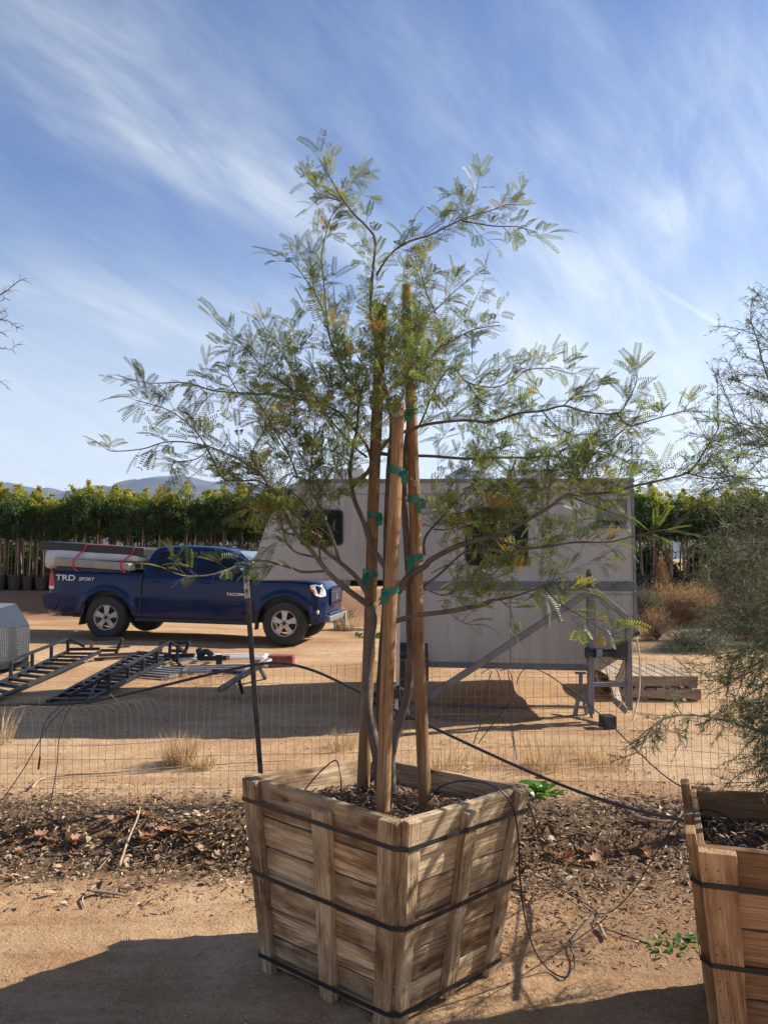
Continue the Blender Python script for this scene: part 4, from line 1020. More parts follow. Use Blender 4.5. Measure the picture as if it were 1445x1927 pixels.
# jack frame at the rear
GZ = ground_z(2.2, 7.1)
def gp(px, d): p = P(px, 1200, d); p.z = ground_z(p.x, d); return p
jf = thing('support_frame', 'grey steel corner frame with a winch motor holding up the right end of the camper', 'jack frame', tuple(gp(1145, 7.2)))
JD = 7.22
def jb(a, b, w_=.055, h_=.055, name='leg', mat='greysteel', par=jf, d=JD, d2=None):
    mb = MB(); mb.bar(P(*a, d), P(*b, d2 or d), w_, h_, (0, 1, 0)); return mb.build(name, M_[mat], par, bevel=.005)
jb((1109, 1085), (1111, 1343)); jb((1181, 1163), (1183, 1336), name='leg')
jb((1110, 1104), (1181, 1164), .05, .05, 'brace'); jb((1111, 1288), (1180, 1288), .04, .04, 'cross_bar')
jb((1112, 1112), (806, 1312), .06, .045, 'brace', d=JD - .07, d2=7.35)
tk = MB(); tk.lathe([(0, -.09), (.022, -.09), (.028, -.05), (.028, .05), (.02, .09), (0, .10)], Matrix.Translation(P(1108, 1090, JD - .02)), 12); tk.build('pulley', M_['darksteel'], jf)
mt_ = MB(); A, B_ = P(1102, 1229, JD - .08), P(1166, 1231, JD - .08); Mx = Matrix.Translation(A) @ Matrix.Rotation(R(90), 4, 'Y'); l = (B_ - A).length
mt_.lathe([(0, 0), (.055, 0), (.055, .02), (.03, .022), (.03, .07), (.045, .075), (.045, .15), (.036, .155), (.036, .27), (0, .28)], Mx, 20); mo_ = mt_.build('winch_motor', M_['darksteel'], jf, smooth=True)
lb = MB(); lb.lathe([(.0455, .085), (.0465, .086), (.0465, .14), (.0455, .141)], Mx, 20); lb.build('label_band', M_['greysteel'], mo_)
bx_ = MB(); bx_.hexa([P(1152, 1240, JD - .1), P(1182, 1244, JD - .1), P(1182, 1244, JD + .06), P(1152, 1240, JD + .06), P(1150, 1208, JD - .1), P(1182, 1206, JD - .1), P(1182, 1206, JD + .06), P(1150, 1208, JD + .06)]); bx_.build('control_box', M_['black'], jf, bevel=.006)
cap_ = MB(); cap_.hexa([P(1186, 1204, 7.3), P(1204, 1194, 7.3), P(1204, 1194, 7.4), P(1186, 1204, 7.4), P(1186, 1196, 7.3), P(1202, 1186, 7.3), P(1202, 1186, 7.4), P(1186, 1196, 7.4)]); cap_.build('end_bracket', M_['black'], jf)
cw = MB(); cw.tube(smooth_path([P(1150, 1236, JD - .1), P(1142, 1250, JD - .12), P(1130, 1240, JD - .12), P(1126, 1232, JD - .1)]), .004, 5); cw.tube(smooth_path([P(1182, 1240, JD - .08), P(1183, 1270, JD - .09), P(1178, 1300, JD - .06), P(1170, 1320, JD - .1), P(1160, 1338, JD - .2)]), .004, 5)
cw.build('wires', M_['redbox'], jf)
cb = MB(); pt = [P(1197, 1200, 7.25), P(1203, 1240, 7.22), P(1203, 1290, 7.2), P(1198, 1325, 7.15), P(1180, 1342, 7.0)]; pt[-1].z = ground_z(pt[-1].x, 7) + .01
e_ = P(1120, 1352, 6.95); e_.z = ground_z(e_.x, e_.y) + .01; pt.append(e_); cb.tube(smooth_path(pt), .008, 7)
o = cb.build('power_cable', plain('tan cable sheath', (.50, .40, .27), .6, 0, .1, 9)); props(o, 'tan cable hanging from the right end of the camper to the ground', 'cable')
# black weight box on the ground, boards, jack stand
p = gp(1140, 7.0); mb = MB(); mb.box((-.06, -.06, 0), (.06, .06, .115), Matrix.Translation(p) @ Matrix.Rotation(.2, 4, 'Z')); o = mb.build('battery_box', M_['black'], bevel=.008); props(o, 'small black box on the ground between the legs of the camper jack frame', 'box')
def plank(a, b, w_, t_, label, mat='pallet', name='board'):
    l_ = (b - a).length; x_ = (b - a).normalized(); y_ = x_.orthogonal().normalized(); z_ = x_.cross(y_)
    M = Matrix(((x_.x, y_.x, z_.x, a.x), (x_.y, y_.y, z_.y, a.y), (x_.z, y_.z, z_.z, a.z), (0, 0, 0, 1)))
    mb = MB(); mb.bar(a, b, w_, t_, (0, 1, .2)); o = mb.build(name, M_[mat], bevel=.003, M=M); props(o, label, 'board', 'boards leaning around the jack frame'); return o
def gxy(x, y, dz=0): return Vector((x, y, ground_z(x, y) + dz))
def gpx(px, py, dz=0):
    """ground point under photo pixel"""
    d = 2.0
    a = P(px, py, 1.0); r_ = a - Vector((0, 0, CAM_H))
    t = 1.5
    while t < 400:
        q = Vector((0, 0, CAM_H)) + r_ * t
        if q.z < ground_z(q.x, q.y): break
        t *= 1.004
    q.z = ground_z(q.x, q.y) + dz; return q
plank(P(1152, 1310, 7.5), P(1178, 1246, 7.6), .07, .02, 'pale board leaning steeply against the right jack leg')
plank(P(1146, 1262, 7.7), P(1166, 1330, 7.25), .07, .02, 'board leaning the other way between the jack legs')
plank(P(1113, 1252, 7.6), P(1124, 1285, 7.5), .03, .02, 'short pinkish stick hanging just right of the left jack leg')
plank(P(1156, 1318, 7.3), P(1178, 1338, 7.1), .06, .02, 'low slanting board on the ground beside the right jack leg')
js = thing('axle_stand', 'small grey three legged stand under the camper beside the jack frame', 'jack stand', tuple(gpx(1092, 1322)))
c0 = P(1092, 1288, 7.45)
for dx, dy in ((-.09, -.06), (.085, -.07), (-.02, .10), (.07, .08)):
    q = Vector((c0.x + dx, c0.y + dy, ground_z(c0.x, c0.y))); mb = MB(); mb.bar(c0, q, .022, .012, (0, 1, 0)); mb.build('leg', M_['greysteel'], js)
mb = MB(); mb.tube([c0, c0 + Vector((0, 0, .10))], .018, 10); mb.box((-.05, -.03, .10), (.05, .03, .115), Matrix.Translation(c0)); mb.build('post', M_['greysteel'], js)
# front jack left of the overhang
jk = thing('camper_jack', 'dark hydraulic jack with a pale ratchet strap, seen between the stakes under the camper', 'jack', tuple(gp(765, 7.3)))
mb = MB(); mb.box((-.06, -.04, 0), (.05, .04, .70), Matrix.Translation(gp(757, 7.35))); mb.build('column', M_['darksteel'], jk, bevel=.01)
mb = MB(); mb.box((-.05, -.05, .35), (.13, .05, .62), Matrix.Translation(gp(780, 7.35))); mb.build('gear_box', M_['black'], jk, bevel=.015)
mb = MB(); mb.lathe([(0, -.12), (.045, -.12), (.05, -.05), (.05, .05), (.03, .13), (0, .13)], Matrix.Translation(P(772, 1228, 7.2)) @ Matrix.Rotation(R(90), 4, 'Y'), 14); mb.build('motor', M_['darksteel'], jk, smooth=True)
mb = MB(); mb.box((-.02, -.02, -.07), (.02, .02, .07), Matrix.Translation(P(801, 1225, 7.2))); mb.build('handle', M_['black'], jk, bevel=.006)
mb = MB(); mb.box((-.10, -.10, 0), (.10, .10, .03), Matrix.Translation(gp(760, 7.35))); mb.build('foot_plate', M_['darksteel'], jk)
strap_m = plain('dusty pink webbing', (.62, .45, .36), .8, 0, .12, 14)
mb = MB()
for a, b in (((750, 1162, 7.18), (748, 1290, 7.12)),): mb.bar(P(*a), P(*b), .03, .004, (0, 1, 0))
lp = smooth_path([P(748, 1286, 7.1), P(738, 1296, 7.08), P(736, 1318, 7.08), P(746, 1326, 7.08), P(752, 1296, 7.07), P(760, 1300, 7.07), P(766, 1325, 7.07), P(770, 1345, 7.05)])
for a, b in zip(lp, lp[1:]): mb.bar(a, b, .006, .028, (0, 1, 0))
mb.bar(P(747, 1300, 7.08), P(746, 1338, 7.06), .03, .005, (0, 1, 0))
sp2 = mb.build('strap', strap_m, jk); mb = MB(); mb.box((-.03, -.02, -.04), (.03, .02, .04), Matrix.Translation(P(747, 1306, 7.04))); mb.build('ratchet', M_['darksteel'], sp2)
mb = MB(); q = gpx(715, 1325); mb.box((-.16, -.08, 0), (.1, .08, .13), Matrix.Translation(q)); o = mb.build('tool_bag', M_['black'], bevel=.03); props(o, 'low black bag on the ground behind the middle stake', 'bag')
# conduit lying on the ground below the camper
mb = MB(); mb.tube(smooth_path([gpx(770, 1326, .02), gpx(860, 1331, .02), gpx(960, 1333, .02), gpx(1050, 1334, .02), gpx(1112, 1336, .02)]), .014, 8)
o = mb.build('ground_pipe', M_['greysteel']); props(o, 'thin grey pipe lying on the ground under the camper', 'pipe')
mb = MB(); mb.tube(smooth_path([gpx(805, 1345, .02), gpx(830, 1358, .02), gpx(900, 1360, .02), gpx(1000, 1356, .02), gpx(1100, 1350, .02)]), .008, 6)
o = mb.build('garden_hose', plain('brown hose', (.16, .10, .06), .6)); props(o, 'thin brown hose curving over the ground in front of the camper', 'hose')

# pallets
def pallet(c, rz, label, z):
    root = thing('wooden_pallet', label, 'pallet', (0, 0, 0), 'stacked pallets'); L_, W_ = .93, 1.0
    def bd(x0, y0, z0, x1, y1, z1, nm):
        mb = MB(); mb.box((0, 0, 0), (x1 - x0, y1 - y0, z1 - z0)); M = Matrix.Translation((x0, y0, z0))
        if (y1 - y0) > (x1 - x0):
            M = M @ Matrix.Rotation(R(90), 4, 'Z'); mb = MB(); mb.box((0, -(x1 - x0), 0), (y1 - y0, 0, z1 - z0))
        mb.v = [M @ v for v in mb.v]; mb.build(nm, M_['pallet'], root, bevel=.002, M=M)
    for i in range(3): bd(0, i * (W_ - .04) / 2, .016, L_, i * (W_ - .04) / 2 + .04, .105, 'stringer')
    for i in range(8): bd(i * (L_ - .10) / 7, 0, .1055, i * (L_ - .10) / 7 + .10, W_, .122, 'deck_board')
    for i in range(4): bd(i * (L_ - .10) / 3, 0, 0, i * (L_ - .10) / 3 + .10, W_, .0155, 'bottom_board')
    root.matrix_basis = Matrix.Translation(Vector((c.x, c.y, c.z + z))) @ Matrix.Rotation(rz, 4, 'Z'); return root
pc = gpx(1152, 1318); pc.x = P(1150, 1300, pc.y).x
pallet(pc, R(-3), 'lower of the two grey brown pallets stacked behind the jack frame', 0.0)
pallet(pc + Vector((-.02, .02, 0)), R(-2), 'upper of the two grey brown pallets stacked behind the jack frame', .124)
# ------------------------------------------------------------------ wire fence
FY = 4.88
def fence_top(x):
    t = .955 + .02 * math.sin(x * 1.7) + .012 * math.sin(x * 5.1)
    return t - .13 * sm(-.9, -2.2, x)
def fy(x, z): return FY + .05 * math.sin(x * 1.3) + .05 * nz(x, z, 1.1, 2) + .07 * sm(.0, 1, z) * math.sin(x * .9 + 1) - .10 * sm(1.2, 3.5, x)
fence = thing('wire_fence', 'low sagging welded wire fence across the yard behind the big planter', 'fence', (0, FY, .1))
wf = MB(); rf = random.Random(4)
zs = [.10, .20, .30, .40, .50, .60, .70, .82, .93]
x = -3.6; vx = []
while x < 3.9: vx.append(x); x += .0508 * (1 if True else 1)
for i, x in enumerate(vx):
    tp = fence_top(x); z0 = ground_z(x, FY) - .01; pts = []
    bad = (x < -1.35); lean = rf.uniform(-.012, .012) + (.03 * nz(x, 0, 2.5, 9) if not bad else .10 * nz(x, 0, 2, 9))
    for q in range(9):
        t = q / 8; z = z0 + (tp - z0) * t; xx = x + lean * t + .010 * nz(x, z, 4, 3); yy = fy(xx, z)
        if bad and t > .72: yy -= (t - .72) * 1.1 * (1 + .6 * nz(x, 1, 3, 1)); z -= (t - .72) ** 2 * 1.3
        pts.append((xx, yy, z))
    wf.tube(pts, .00125, 3, False)
    if bad and rf.random() < .5:
        a = Vector(pts[-1]); wf.tube([a, a + Vector((rf.uniform(-.05, .05), -rf.uniform(0, .06), rf.uniform(-.05, .06)))], .0011, 3, False)
for j, zf in enumerate(zs):
    pts = []; x = -3.6
    while x < 3.9:
        tp = fence_top(x); z = .09 + (tp - .105) * (zf - .10) / .83 + .006 * nz(x, j, 3, 7) + .012 * nz(x, j, .9, 2) * (1 if 0 < j < 8 else .3)
        yy = fy(x, z)
        if x < -1.35 and zf > .70: yy -= (zf - .70) * .9 * (1 + .6 * nz(x, 1, 3, 1)); z -= (zf - .7) * .25
        pts.append((x, yy, z)); x += .08
    wf.tube(pts, .00135, 3, False)
wf.build('wire_mesh', M_['wire'], fence, fix=False)
pst = MB(); A = P(463, 1083, 4.70); B_ = P(495, 1446, 4.80); B_.z = min(B_.z, .12)
pst.bar(B_ + (B_ - A).normalized() * .25, A, .030, .006, (0, 1, 0)); d_ = (A - B_).normalized()
pst.bar(B_ + Vector((0, .014, 0)), A + Vector((0, .014, 0)), .006, .026, (0, 1, 0))
for q in range(22): c_ = B_.lerp(A, (q + .5) / 22); pst.box((-.005, -.010, -.012), (.005, 0, .012), Matrix.Translation(c_ + Vector((0, -.002, 0))))
po = pst.build('post', M_['rustysteel'], fence)
wt = MB(); wt.bar(B_.lerp(A, .90) + Vector((0, -.005, 0)), A + Vector((0, -.005, 0)), .031, .004, (0, 1, 0)); wt.build('white_tip', plain('flaking white paint', (.42, .38, .32), .8, 0, .5, 30), po)
pst = MB(); pst.bar((2.9, 4.75, 0), (2.95, 4.72, 1.2), .03, .03); pst.build('post', M_['rustysteel'], fence)
pst = MB(); pst.bar((-3.3, 4.85, 0), (-3.35, 4.82, 1.2), .03, .03); pst.build('post', M_['rustysteel'], fence)

# ------------------------------------------------------------------ black irrigation pipe and drip tubes
def line(pts, r, name, label, cat, group=None, mat='poly', sub=7, n=8):
    mb = MB(); mb.tube(smooth_path(pts, sub), r, n); o = mb.build(name, M_[mat], smooth='full'); props(o, label, cat, group); return o
line([P(-160, 1338, 4.62), P(0, 1327, 4.62), P(120, 1325, 4.62), P(200, 1315, 4.62), P(300, 1292, 4.64), P(400, 1268, 4.65), P(480, 1251, 4.66), P(530, 1248, 4.66), P(590, 1262, 4.64), P(660, 1294, 4.6), P(720, 1325, 4.55),
      P(800, 1362, 4.5), P(900, 1409, 4.42), P(1000, 1454, 4.3), P(1100, 1494, 4.1), P(1200, 1525, 3.8), P(1280, 1543, 3.35), P(1330, 1560, 3.1)], .0085, 'irrigation_pipe', 'thick black poly pipe draped along the fence to the right planter', 'pipe')
G1 = 'thin black drip tubes'
line([P(1030, 1268, 4.80), P(1060, 1290, 4.75), P(1100, 1320, 4.6), P(1150, 1365, 4.4), P(1200, 1415, 4.2), P(1250, 1460, 3.9), P(1300, 1490, 3.5), P(1370, 1515, 3.2), P(1445, 1545, 3.0), P(1500, 1560, 2.95)], .0035, 'drip_tube', 'thin black tube slanting from the fence over the back of the right planter', 'drip tube', G1)
gA = lambda px, py, dz=.012: gpx(px, py, dz)
line([P(800, 1518, 2.95), P(812, 1500, 2.9), P(830, 1480, 2.85), P(865, 1470, 2.8), P(905, 1472, 2.75), P(940, 1486, 2.72), P(965, 1520, 2.72), P(975, 1580, 2.78), P(978, 1650, 2.84), P(986, 1720, 2.90), P(1004, 1785, 3.0), gA(1030, 1830), gA(1060, 1847), gA(1078, 1835), gA(1080, 1808), gA(1072, 1785), gA(1090, 1755), gA(1120, 1722)], .0030, 'drip_tube', 'thin black tube arching out of the weathered planter, looping on the sand', 'drip tube', G1)
line([P(992, 1500, 3.05), P(1010, 1560, 3.1), P(1030, 1620, 3.15), gA(1062, 1670), gA(1100, 1712), gA(1130, 1726), P(1160, 1708, 3.55), P(1195, 1670, 3.4), P(1225, 1620, 3.2), P(1250, 1580, 3.1), P(1275, 1545, 3.05), P(1300, 1528, 2.95), P(1340, 1526, 2.9), P(1385, 1550, 2.85), P(1420, 1598, 2.8)], .0028, 'drip_tube', 'thin black tube hanging in a deep loop between the two planters', 'drip tube', G1)
line([gA(985, 1630), gA(1020, 1660), gA(1070, 1688), gA(1110, 1712), gA(1125, 1728), gA(1122, 1745), gA(1150, 1758), gA(1210, 1780)], .0026, 'drip_tube', 'thin tube lying on the leaf strewn ground between the planters', 'drip tube', G1)
for pts, lb in (([(128, 1326, 4.63), (96, 1360, 4.6), (72, 1400, 4.55), (40, 1455, 4.45), (-10, 1525, 4.3)], 'drip tube slanting down to the left edge from the sagging black pipe'),
                ([(140, 1324, 4.63), (125, 1345, 4.6), (112, 1390, 4.55), (108, 1440, 4.5), (98, 1500, 4.45), (88, 1540, 4.4)], 'rightmost of the three drip tubes hanging from the pipe at the left'),
                ([(118, 1327, 4.63), (90, 1352, 4.6), (78, 1385, 4.6), (76, 1425, 4.6)], 'short drip tube with a dripper end hanging from the pipe at the left'),
                ([(955, 1262, 4.80), (960, 1300, 4.78), (958, 1350, 4.75), (966, 1400, 4.7), (970, 1440, 4.6)], 'straight tube of the bundle hanging on the fence in front of the camper'),
                ([(905, 1268, 4.82), (930, 1256, 4.82), (945, 1290, 4.8), (958, 1325, 4.8), (952, 1330, 4.8), (900, 1398, 4.75)], 'tube of the fence bundle bending back down to the left'),
                ([(940, 1262, 4.8), (958, 1262, 4.8), (966, 1300, 4.78), (962, 1350, 4.76), (972, 1430, 4.7)], 'curved tube of the bundle hanging on the fence, rightmost strand'),
                ([(972, 1288, 4.8), (975, 1275, 4.8), (988, 1258, 4.8), (1010, 1260, 4.8), (1035, 1272, 4.78)], 'short arched tube over the fence top right of the bundle'),
                ([(925, 1262, 4.8), (915, 1300, 4.78), (908, 1350, 4.75), (890, 1400, 4.72)], 'leftmost thin tube of the bundle against the camper shadow'),
                ([(574, 1486, 3.16), (600, 1455, 3.18), (631, 1431, 3.2), (640, 1455, 3.15), (642, 1488, 3.12), (640, 1502, 3.1)], 'thin tube peaked over the rim inside the weathered planter')):
    line([P(*q) for q in pts], .0028, 'drip_tube', lb, 'drip tube', G1)
mb = MB(); a = P(76, 1425, 4.6); b = P(73, 1448, 4.6); mb.tube([a, b], .006, 8); o = mb.build('dripper', M_['black']); props(o, 'small black dripper at the end of the short hanging tube', 'dripper')

# ------------------------------------------------------------------ steel trailer ramps
def frame_ramp(label, NL, NR, FR, FL, rungs, rail_l, rail_r, gate, posts):
    """ladder deck between four corners, with raised side rails"""
    root = thing('trailer_ramp', label, 'ramp', tuple((NL + FR) / 2), 'steel ramps lying in the yard')
    for a, b, nm in ((NL, FL, 'side_beam'), (NR, FR, 'side_beam')):
        mb = MB(); mb.bar(a, b, .045, .04); mb.build(nm, M_['darksteel'], root, bevel=.004)
    for i in range(rungs):
        t = (i + .5) / rungs; mb = MB(); mb.bar(NL.lerp(FL, t), NR.lerp(FR, t), .05, .03); mb.build('rung', M_['darksteel'], root)
    for rail in (rail_l, rail_r):
        if not rail: continue
        mb = MB()
        for a, b in zip(rail, rail[1:]): mb.bar(a, b, .035, .035)
        mb.build('hand_rail', M_['darksteel'], root, bevel=.004)
    for a, b in posts:
        mb = MB(); mb.bar(a, b, .035, .035, (0, 1, 0)); mb.build('upright', M_['darksteel'], root)
    for a, b in gate:
        mb = MB(); mb.bar(a, b, .04, .03, (0, 1, 0)); mb.build('end_frame', M_['darksteel'], root)
    return root
def pz(px, py, h):
    """point h metres above the ground, seen at the pixel"""
    a = P(px, py, 1.0) - Vector((0, 0, CAM_H)); t = 3.
    while t < 60:
        q = Vector((0, 0, CAM_H)) + a * t
        if q.z < ground_z(q.x, q.y) + h: break
        t += .02
    return q
def truss(pts):
    """(px, top y, bottom y, height of the lower end above ground) -> posts standing on the beam"""
    o_ = []
    for x, yt, yb, h in pts:
        q = pz(x, yb, h); o_.append((q + Vector((0, 0, (yb - yt) * q.y / FPX)), q))
    return o_
NL, NR, FR, FL = pz(91, 1320, .03), pz(165, 1320, .03), pz(322, 1236, .12), pz(262, 1227, .12)
posts = truss([(205, 1270, 1298, .05), (241, 1252, 1279, .07), (269, 1237, 1263, .09), (296, 1222, 1249, .11), (320, 1208, 1236, .12), (334, 1216, 1245, .08)])
tip = pz(130, 1310, .06)
rl = [tip] + [q[0] for q in posts[:5]] + [posts[5][0], pz(352, 1230, .10)]
r2 = [posts[4][1], posts[5][1], pz(340, 1252, .02)]
ga = [(pz(303, 1228, .10), pz(303, 1210, .28)), (pz(341, 1242, .05), pz(357, 1209, .34)), (pz(303, 1210, .28), pz(357, 1209, .34)), (pz(262, 1228, .12), pz(318, 1231, .12)), (pz(318, 1224, .18), pz(348, 1226, .18)), (pz(184, 1278, .12), pz(168, 1316, .03))]
frame_ramp('dark steel ladder ramp in the middle, its tip pointing at the sagging pipe', NL, NR, FR, FL, 14, rl, r2, ga, posts)
NL, NR, FR, FL = pz(-75, 1320, .05), pz(-45, 1334, .03), pz(188, 1227, .14), pz(126, 1227, .12)
posts = truss([(-20, 1259, 1294, .06), (21, 1243, 1275, .07), (61, 1228, 1257, .09), (97, 1214, 1241, .10), (128, 1202, 1228, .12)])
rl = [q[0] for q in posts] + [pz(160, 1217, .20)]
r2 = None
ga = [(pz(172, 1220, .14), pz(175, 1204, .30)), (pz(219, 1229, .08), pz(231, 1202, .32)), (pz(175, 1204, .30), pz(231, 1202, .32)), (pz(190, 1224, .14), pz(222, 1224, .14)), (pz(131, 1222, .16), pz(188, 1221, .18))]
frame_ramp('dark steel ladder ramp at the far left beside the checker plate box', NL, NR, FR, FL, 12, rl, r2, ga, posts)
mb = MB(); mb.bar(pz(186, 1233, .05), pz(258, 1230, .05), .07, .04); mb.bar(pz(178, 1240, .03), pz(245, 1236, .03), .05, .03)
o = mb.build('steel_channel', M_['rustysteel']); props(o, 'dark steel channels lying on the sand between the two ramps', 'steel bar')

# checker plate box at the left edge
k = MatB('checker plate aluminium', .35, .85, .5); co = k.coord(); 
v1 = k.n('ShaderNodeTexVoronoi', feature='F1'); v1.inputs['Scale'].default_value = 62; v1.inputs['Randomness'].default_value = .12; mp = k.n('ShaderNodeMapping'); mp.inputs['Scale'].default_value = (1, 1, .6); k.l(co, mp.inputs[0]); k.l(mp.outputs[0], v1.inputs[0])
ck = k.ramp(v1.outputs['Distance'], [(.18, (1, 1, 1)), (.34, (0, 0, 0))]); k.bump(ck, .8, .004); k.col(k.mix(ck, (.15, .155, .16), (.30, .31, .32))); M_['plate'] = k.m
tb = thing('checker_plate_box', 'silver checker plate trailer nose cut off by the left edge', 'trailer box', tuple(gpx(20, 1290)))
d0_ = gpx(54, 1260).y
def bxp(px, py, b): return P(px, py, d0_ + b)
mb = MB(); fr_ = [bxp(-140, 1285, -.9), bxp(55, 1250, 0), bxp(40, 1238, 1.2), bxp(-140, 1240, 1.4)]
tp_ = [Vector((p.x, p.y, 0)) for p in fr_]; zt0 = P(55, 1178, d0_).z; zt1 = P(0, 1143, d0_).z
mb.hexa([(fr_[0].x, fr_[0].y, .22), (fr_[1].x, fr_[1].y, .22), (fr_[2].x, fr_[2].y, .22), (fr_[3].x, fr_[3].y, .22), (fr_[0].x, fr_[0].y, zt0 - .02), (fr_[1].x, fr_[1].y, zt0), (fr_[2].x, fr_[2].y, zt0), (fr_[3].x, fr_[3].y, zt0)])
mb.build('body', M_['plate'], tb, bevel=.008)
mb = MB(); sh = .46
mb.hexa([(fr_[0].x, fr_[0].y - .01, zt0 - .018), (fr_[1].x + .01, fr_[1].y - .01, zt0 + .002), (fr_[2].x + .01, fr_[2].y, zt0 + .002), (fr_[3].x, fr_[3].y, zt0 + .002), (fr_[0].x - .1, fr_[0].y + .5, zt1 + .08), (fr_[1].x - sh, fr_[1].y + .55, zt1 + .02), (fr_[2].x - sh, fr_[2].y - .3, zt1 + .02), (fr_[3].x - .1, fr_[3].y - .3, zt1 + .08)])
mb.build('lid', M_['plate'], tb, bevel=.008)
mb = MB(); mb.box((-.03, -.03, 0), (.03, .03, .24), Matrix.Translation(gxy(fr_[1].x - .08, fr_[1].y + .06))); mb.build('leg', M_['darksteel'], tb)
mb = MB(); mb.bar((fr_[0].x, fr_[0].y, .19), (fr_[1].x, fr_[1].y, .19), .05, .06); mb.build('base_rail', M_['darksteel'], tb)

# ------------------------------------------------------------------ scrap lying in front of the truck
def flat_frame(label, c, w_, l_, rz, bars, mat, z=.03, name='scrap_frame'):
    mb = MB(); M = Matrix.Translation(c + Vector((0, 0, z))) @ Matrix.Rotation(rz, 4, 'Z')
    def b2(x0, y0, x1, y1, t=.045): mb.bar(M @ Vector((x0, y0, 0)), M @ Vector((x1, y1, 0)), t, .035)
    b2(-w_ / 2, -l_ / 2, w_ / 2, -l_ / 2); b2(-w_ / 2, l_ / 2, w_ / 2, l_ / 2); b2(-w_ / 2, -l_ / 2, -w_ / 2, l_ / 2); b2(w_ / 2, -l_ / 2, w_ / 2, l_ / 2)
    for i in range(bars): t = (i + 1) / (bars + 1) - .5; b2(-w_ / 2, t * l_, w_ / 2, t * l_, .07)
    o = mb.build(name, M_[mat], bevel=.004); props(o, label, 'metal frame', 'metal frames lying by the ramps'); return o
flat_frame('pale aluminium frame flat on the ground nearest the ramp tip', gpx(318, 1268), .62, .8, R(-24), 4, 'greysteel')
flat_frame('white metal step frame lying behind the nearer aluminium frame', gpx(348, 1250), .85, .5, R(-5), 2, 'white', .10)
flat_frame('low dark frame on the ground left of the jointed pipe', gpx(405, 1268), .75, .5, R(8), 2, 'greysteel', .06)
flat_frame('thin pale frame under the arched black pipe', gpx(440, 1246), .9, .4, R(3), 1, 'white', .08)
mb = MB(); mb.bar(gpx(310, 1254, .14), gpx(366, 1254, .15), .07, .05); o = mb.build('steel_channel', M_['darksteel']); props(o, 'short black channel resting across the white step frame', 'steel bar')
mb = MB(); c_ = gpx(374, 1256, .12)
mb.tube(smooth_path([c_, c_ + Vector((.10, -.05, .10)), c_ + Vector((.2, -.1, .06))]), .04, 8); mb.lathe([(0, -.05), (.06, -.04), (.07, 0), (.06, .04), (0, .05)], Matrix.Translation(c_ + Vector((.02, 0, .08))) @ Matrix.Rotation(R(70), 4, 'Y'), 12)
mb.bar(c_ + Vector((.05, 0, .0)), c_ + Vector((.42, -.1, .02)), .10, .06); mb.bar(c_ + Vector((.30, -.10, .06)), c_ + Vector((.30, -.10, -.12)), .07, .07)
o = mb.build('hitch_coupler', M_['black']); props(o, 'black hitch coupler lying between the pale frames', 'hitch')
lp_ = thing('jointed_pipe_stand', 'grey pipe on black folding legs lying left of the red metal box', 'pipe stand', tuple(gpx(470, 1270)))
mb = MB(); mb.tube([pz(414, 1298, .10), pz(455, 1272, .18), pz(508, 1243, .26)], .035, 10); mb.build('pipe', M_['greysteel'], lp_, smooth=True)
for a, b in (((450, 1280, .16), (458, 1306, .0)), ((488, 1256, .22), (500, 1278, .0)), ((400, 1262, .2), (470, 1268, .18))):
    mb = MB(); mb.bar(pz(*a), pz(*b), .035, .03, (0, 1, 0)); mb.build('leg', M_['black'], lp_)
mb = MB(); c_ = gpx(530, 1255); mb.box((-.17, -.10, 0), (.17, .10, .16), Matrix.Translation(c_) @ Matrix.Rotation(-.05, 4, 'Z')); rbx = mb.build('metal_box', M_['redbox'], bevel=.01); props(rbx, 'faded red metal box on the sand in front of the truck', 'box')
mb = MB(); mb.box((-.172, -.102, .12), (.172, .102, .125), Matrix.Translation(c_) @ Matrix.Rotation(-.05, 4, 'Z')); mb.build('lid_seam', M_['black'], rbx)
mb = MB(); mb.bar(gpx(425, 1238, .03), gpx(476, 1240, .03), .03, .03); o = mb.build('steel_bar', M_['redbox']); props(o, 'thin rusty red bar behind the pale frames', 'steel bar')
# concrete blocks near the truck nose
cm = plain('pale concrete block', (.50, .45, .36), .9, 0, .2, 12, .3)
c_ = gpx(640, 1186); mb = MB()
for lo, hi in (((-.13, -.09, 0), (-.10, .09, .38)), ((.10, -.09, 0), (.13, .09, .38)), ((-.10, -.09, 0), (.10, .09, .03)), ((-.10, -.09, .35), (.10, .09, .38)), ((-.10, -.09, .175), (.10, .09, .205))): mb.box(lo, hi, Matrix.Translation(c_))
o = mb.build('cinder_block', cm, bevel=.004); props(o, 'pale hollow concrete block standing on end by the truck bumper', 'concrete block', 'concrete blocks by the truck')
c_ = gpx(668, 1187); mb = MB(); mb.box((-.2, -.1, 0), (.2, .1, .06), Matrix.Translation(c_)); o = mb.build('paving_slab', cm, bevel=.004); props(o, 'low flat concrete slab on the sand right of the standing block', 'concrete block', 'concrete blocks by the truck')
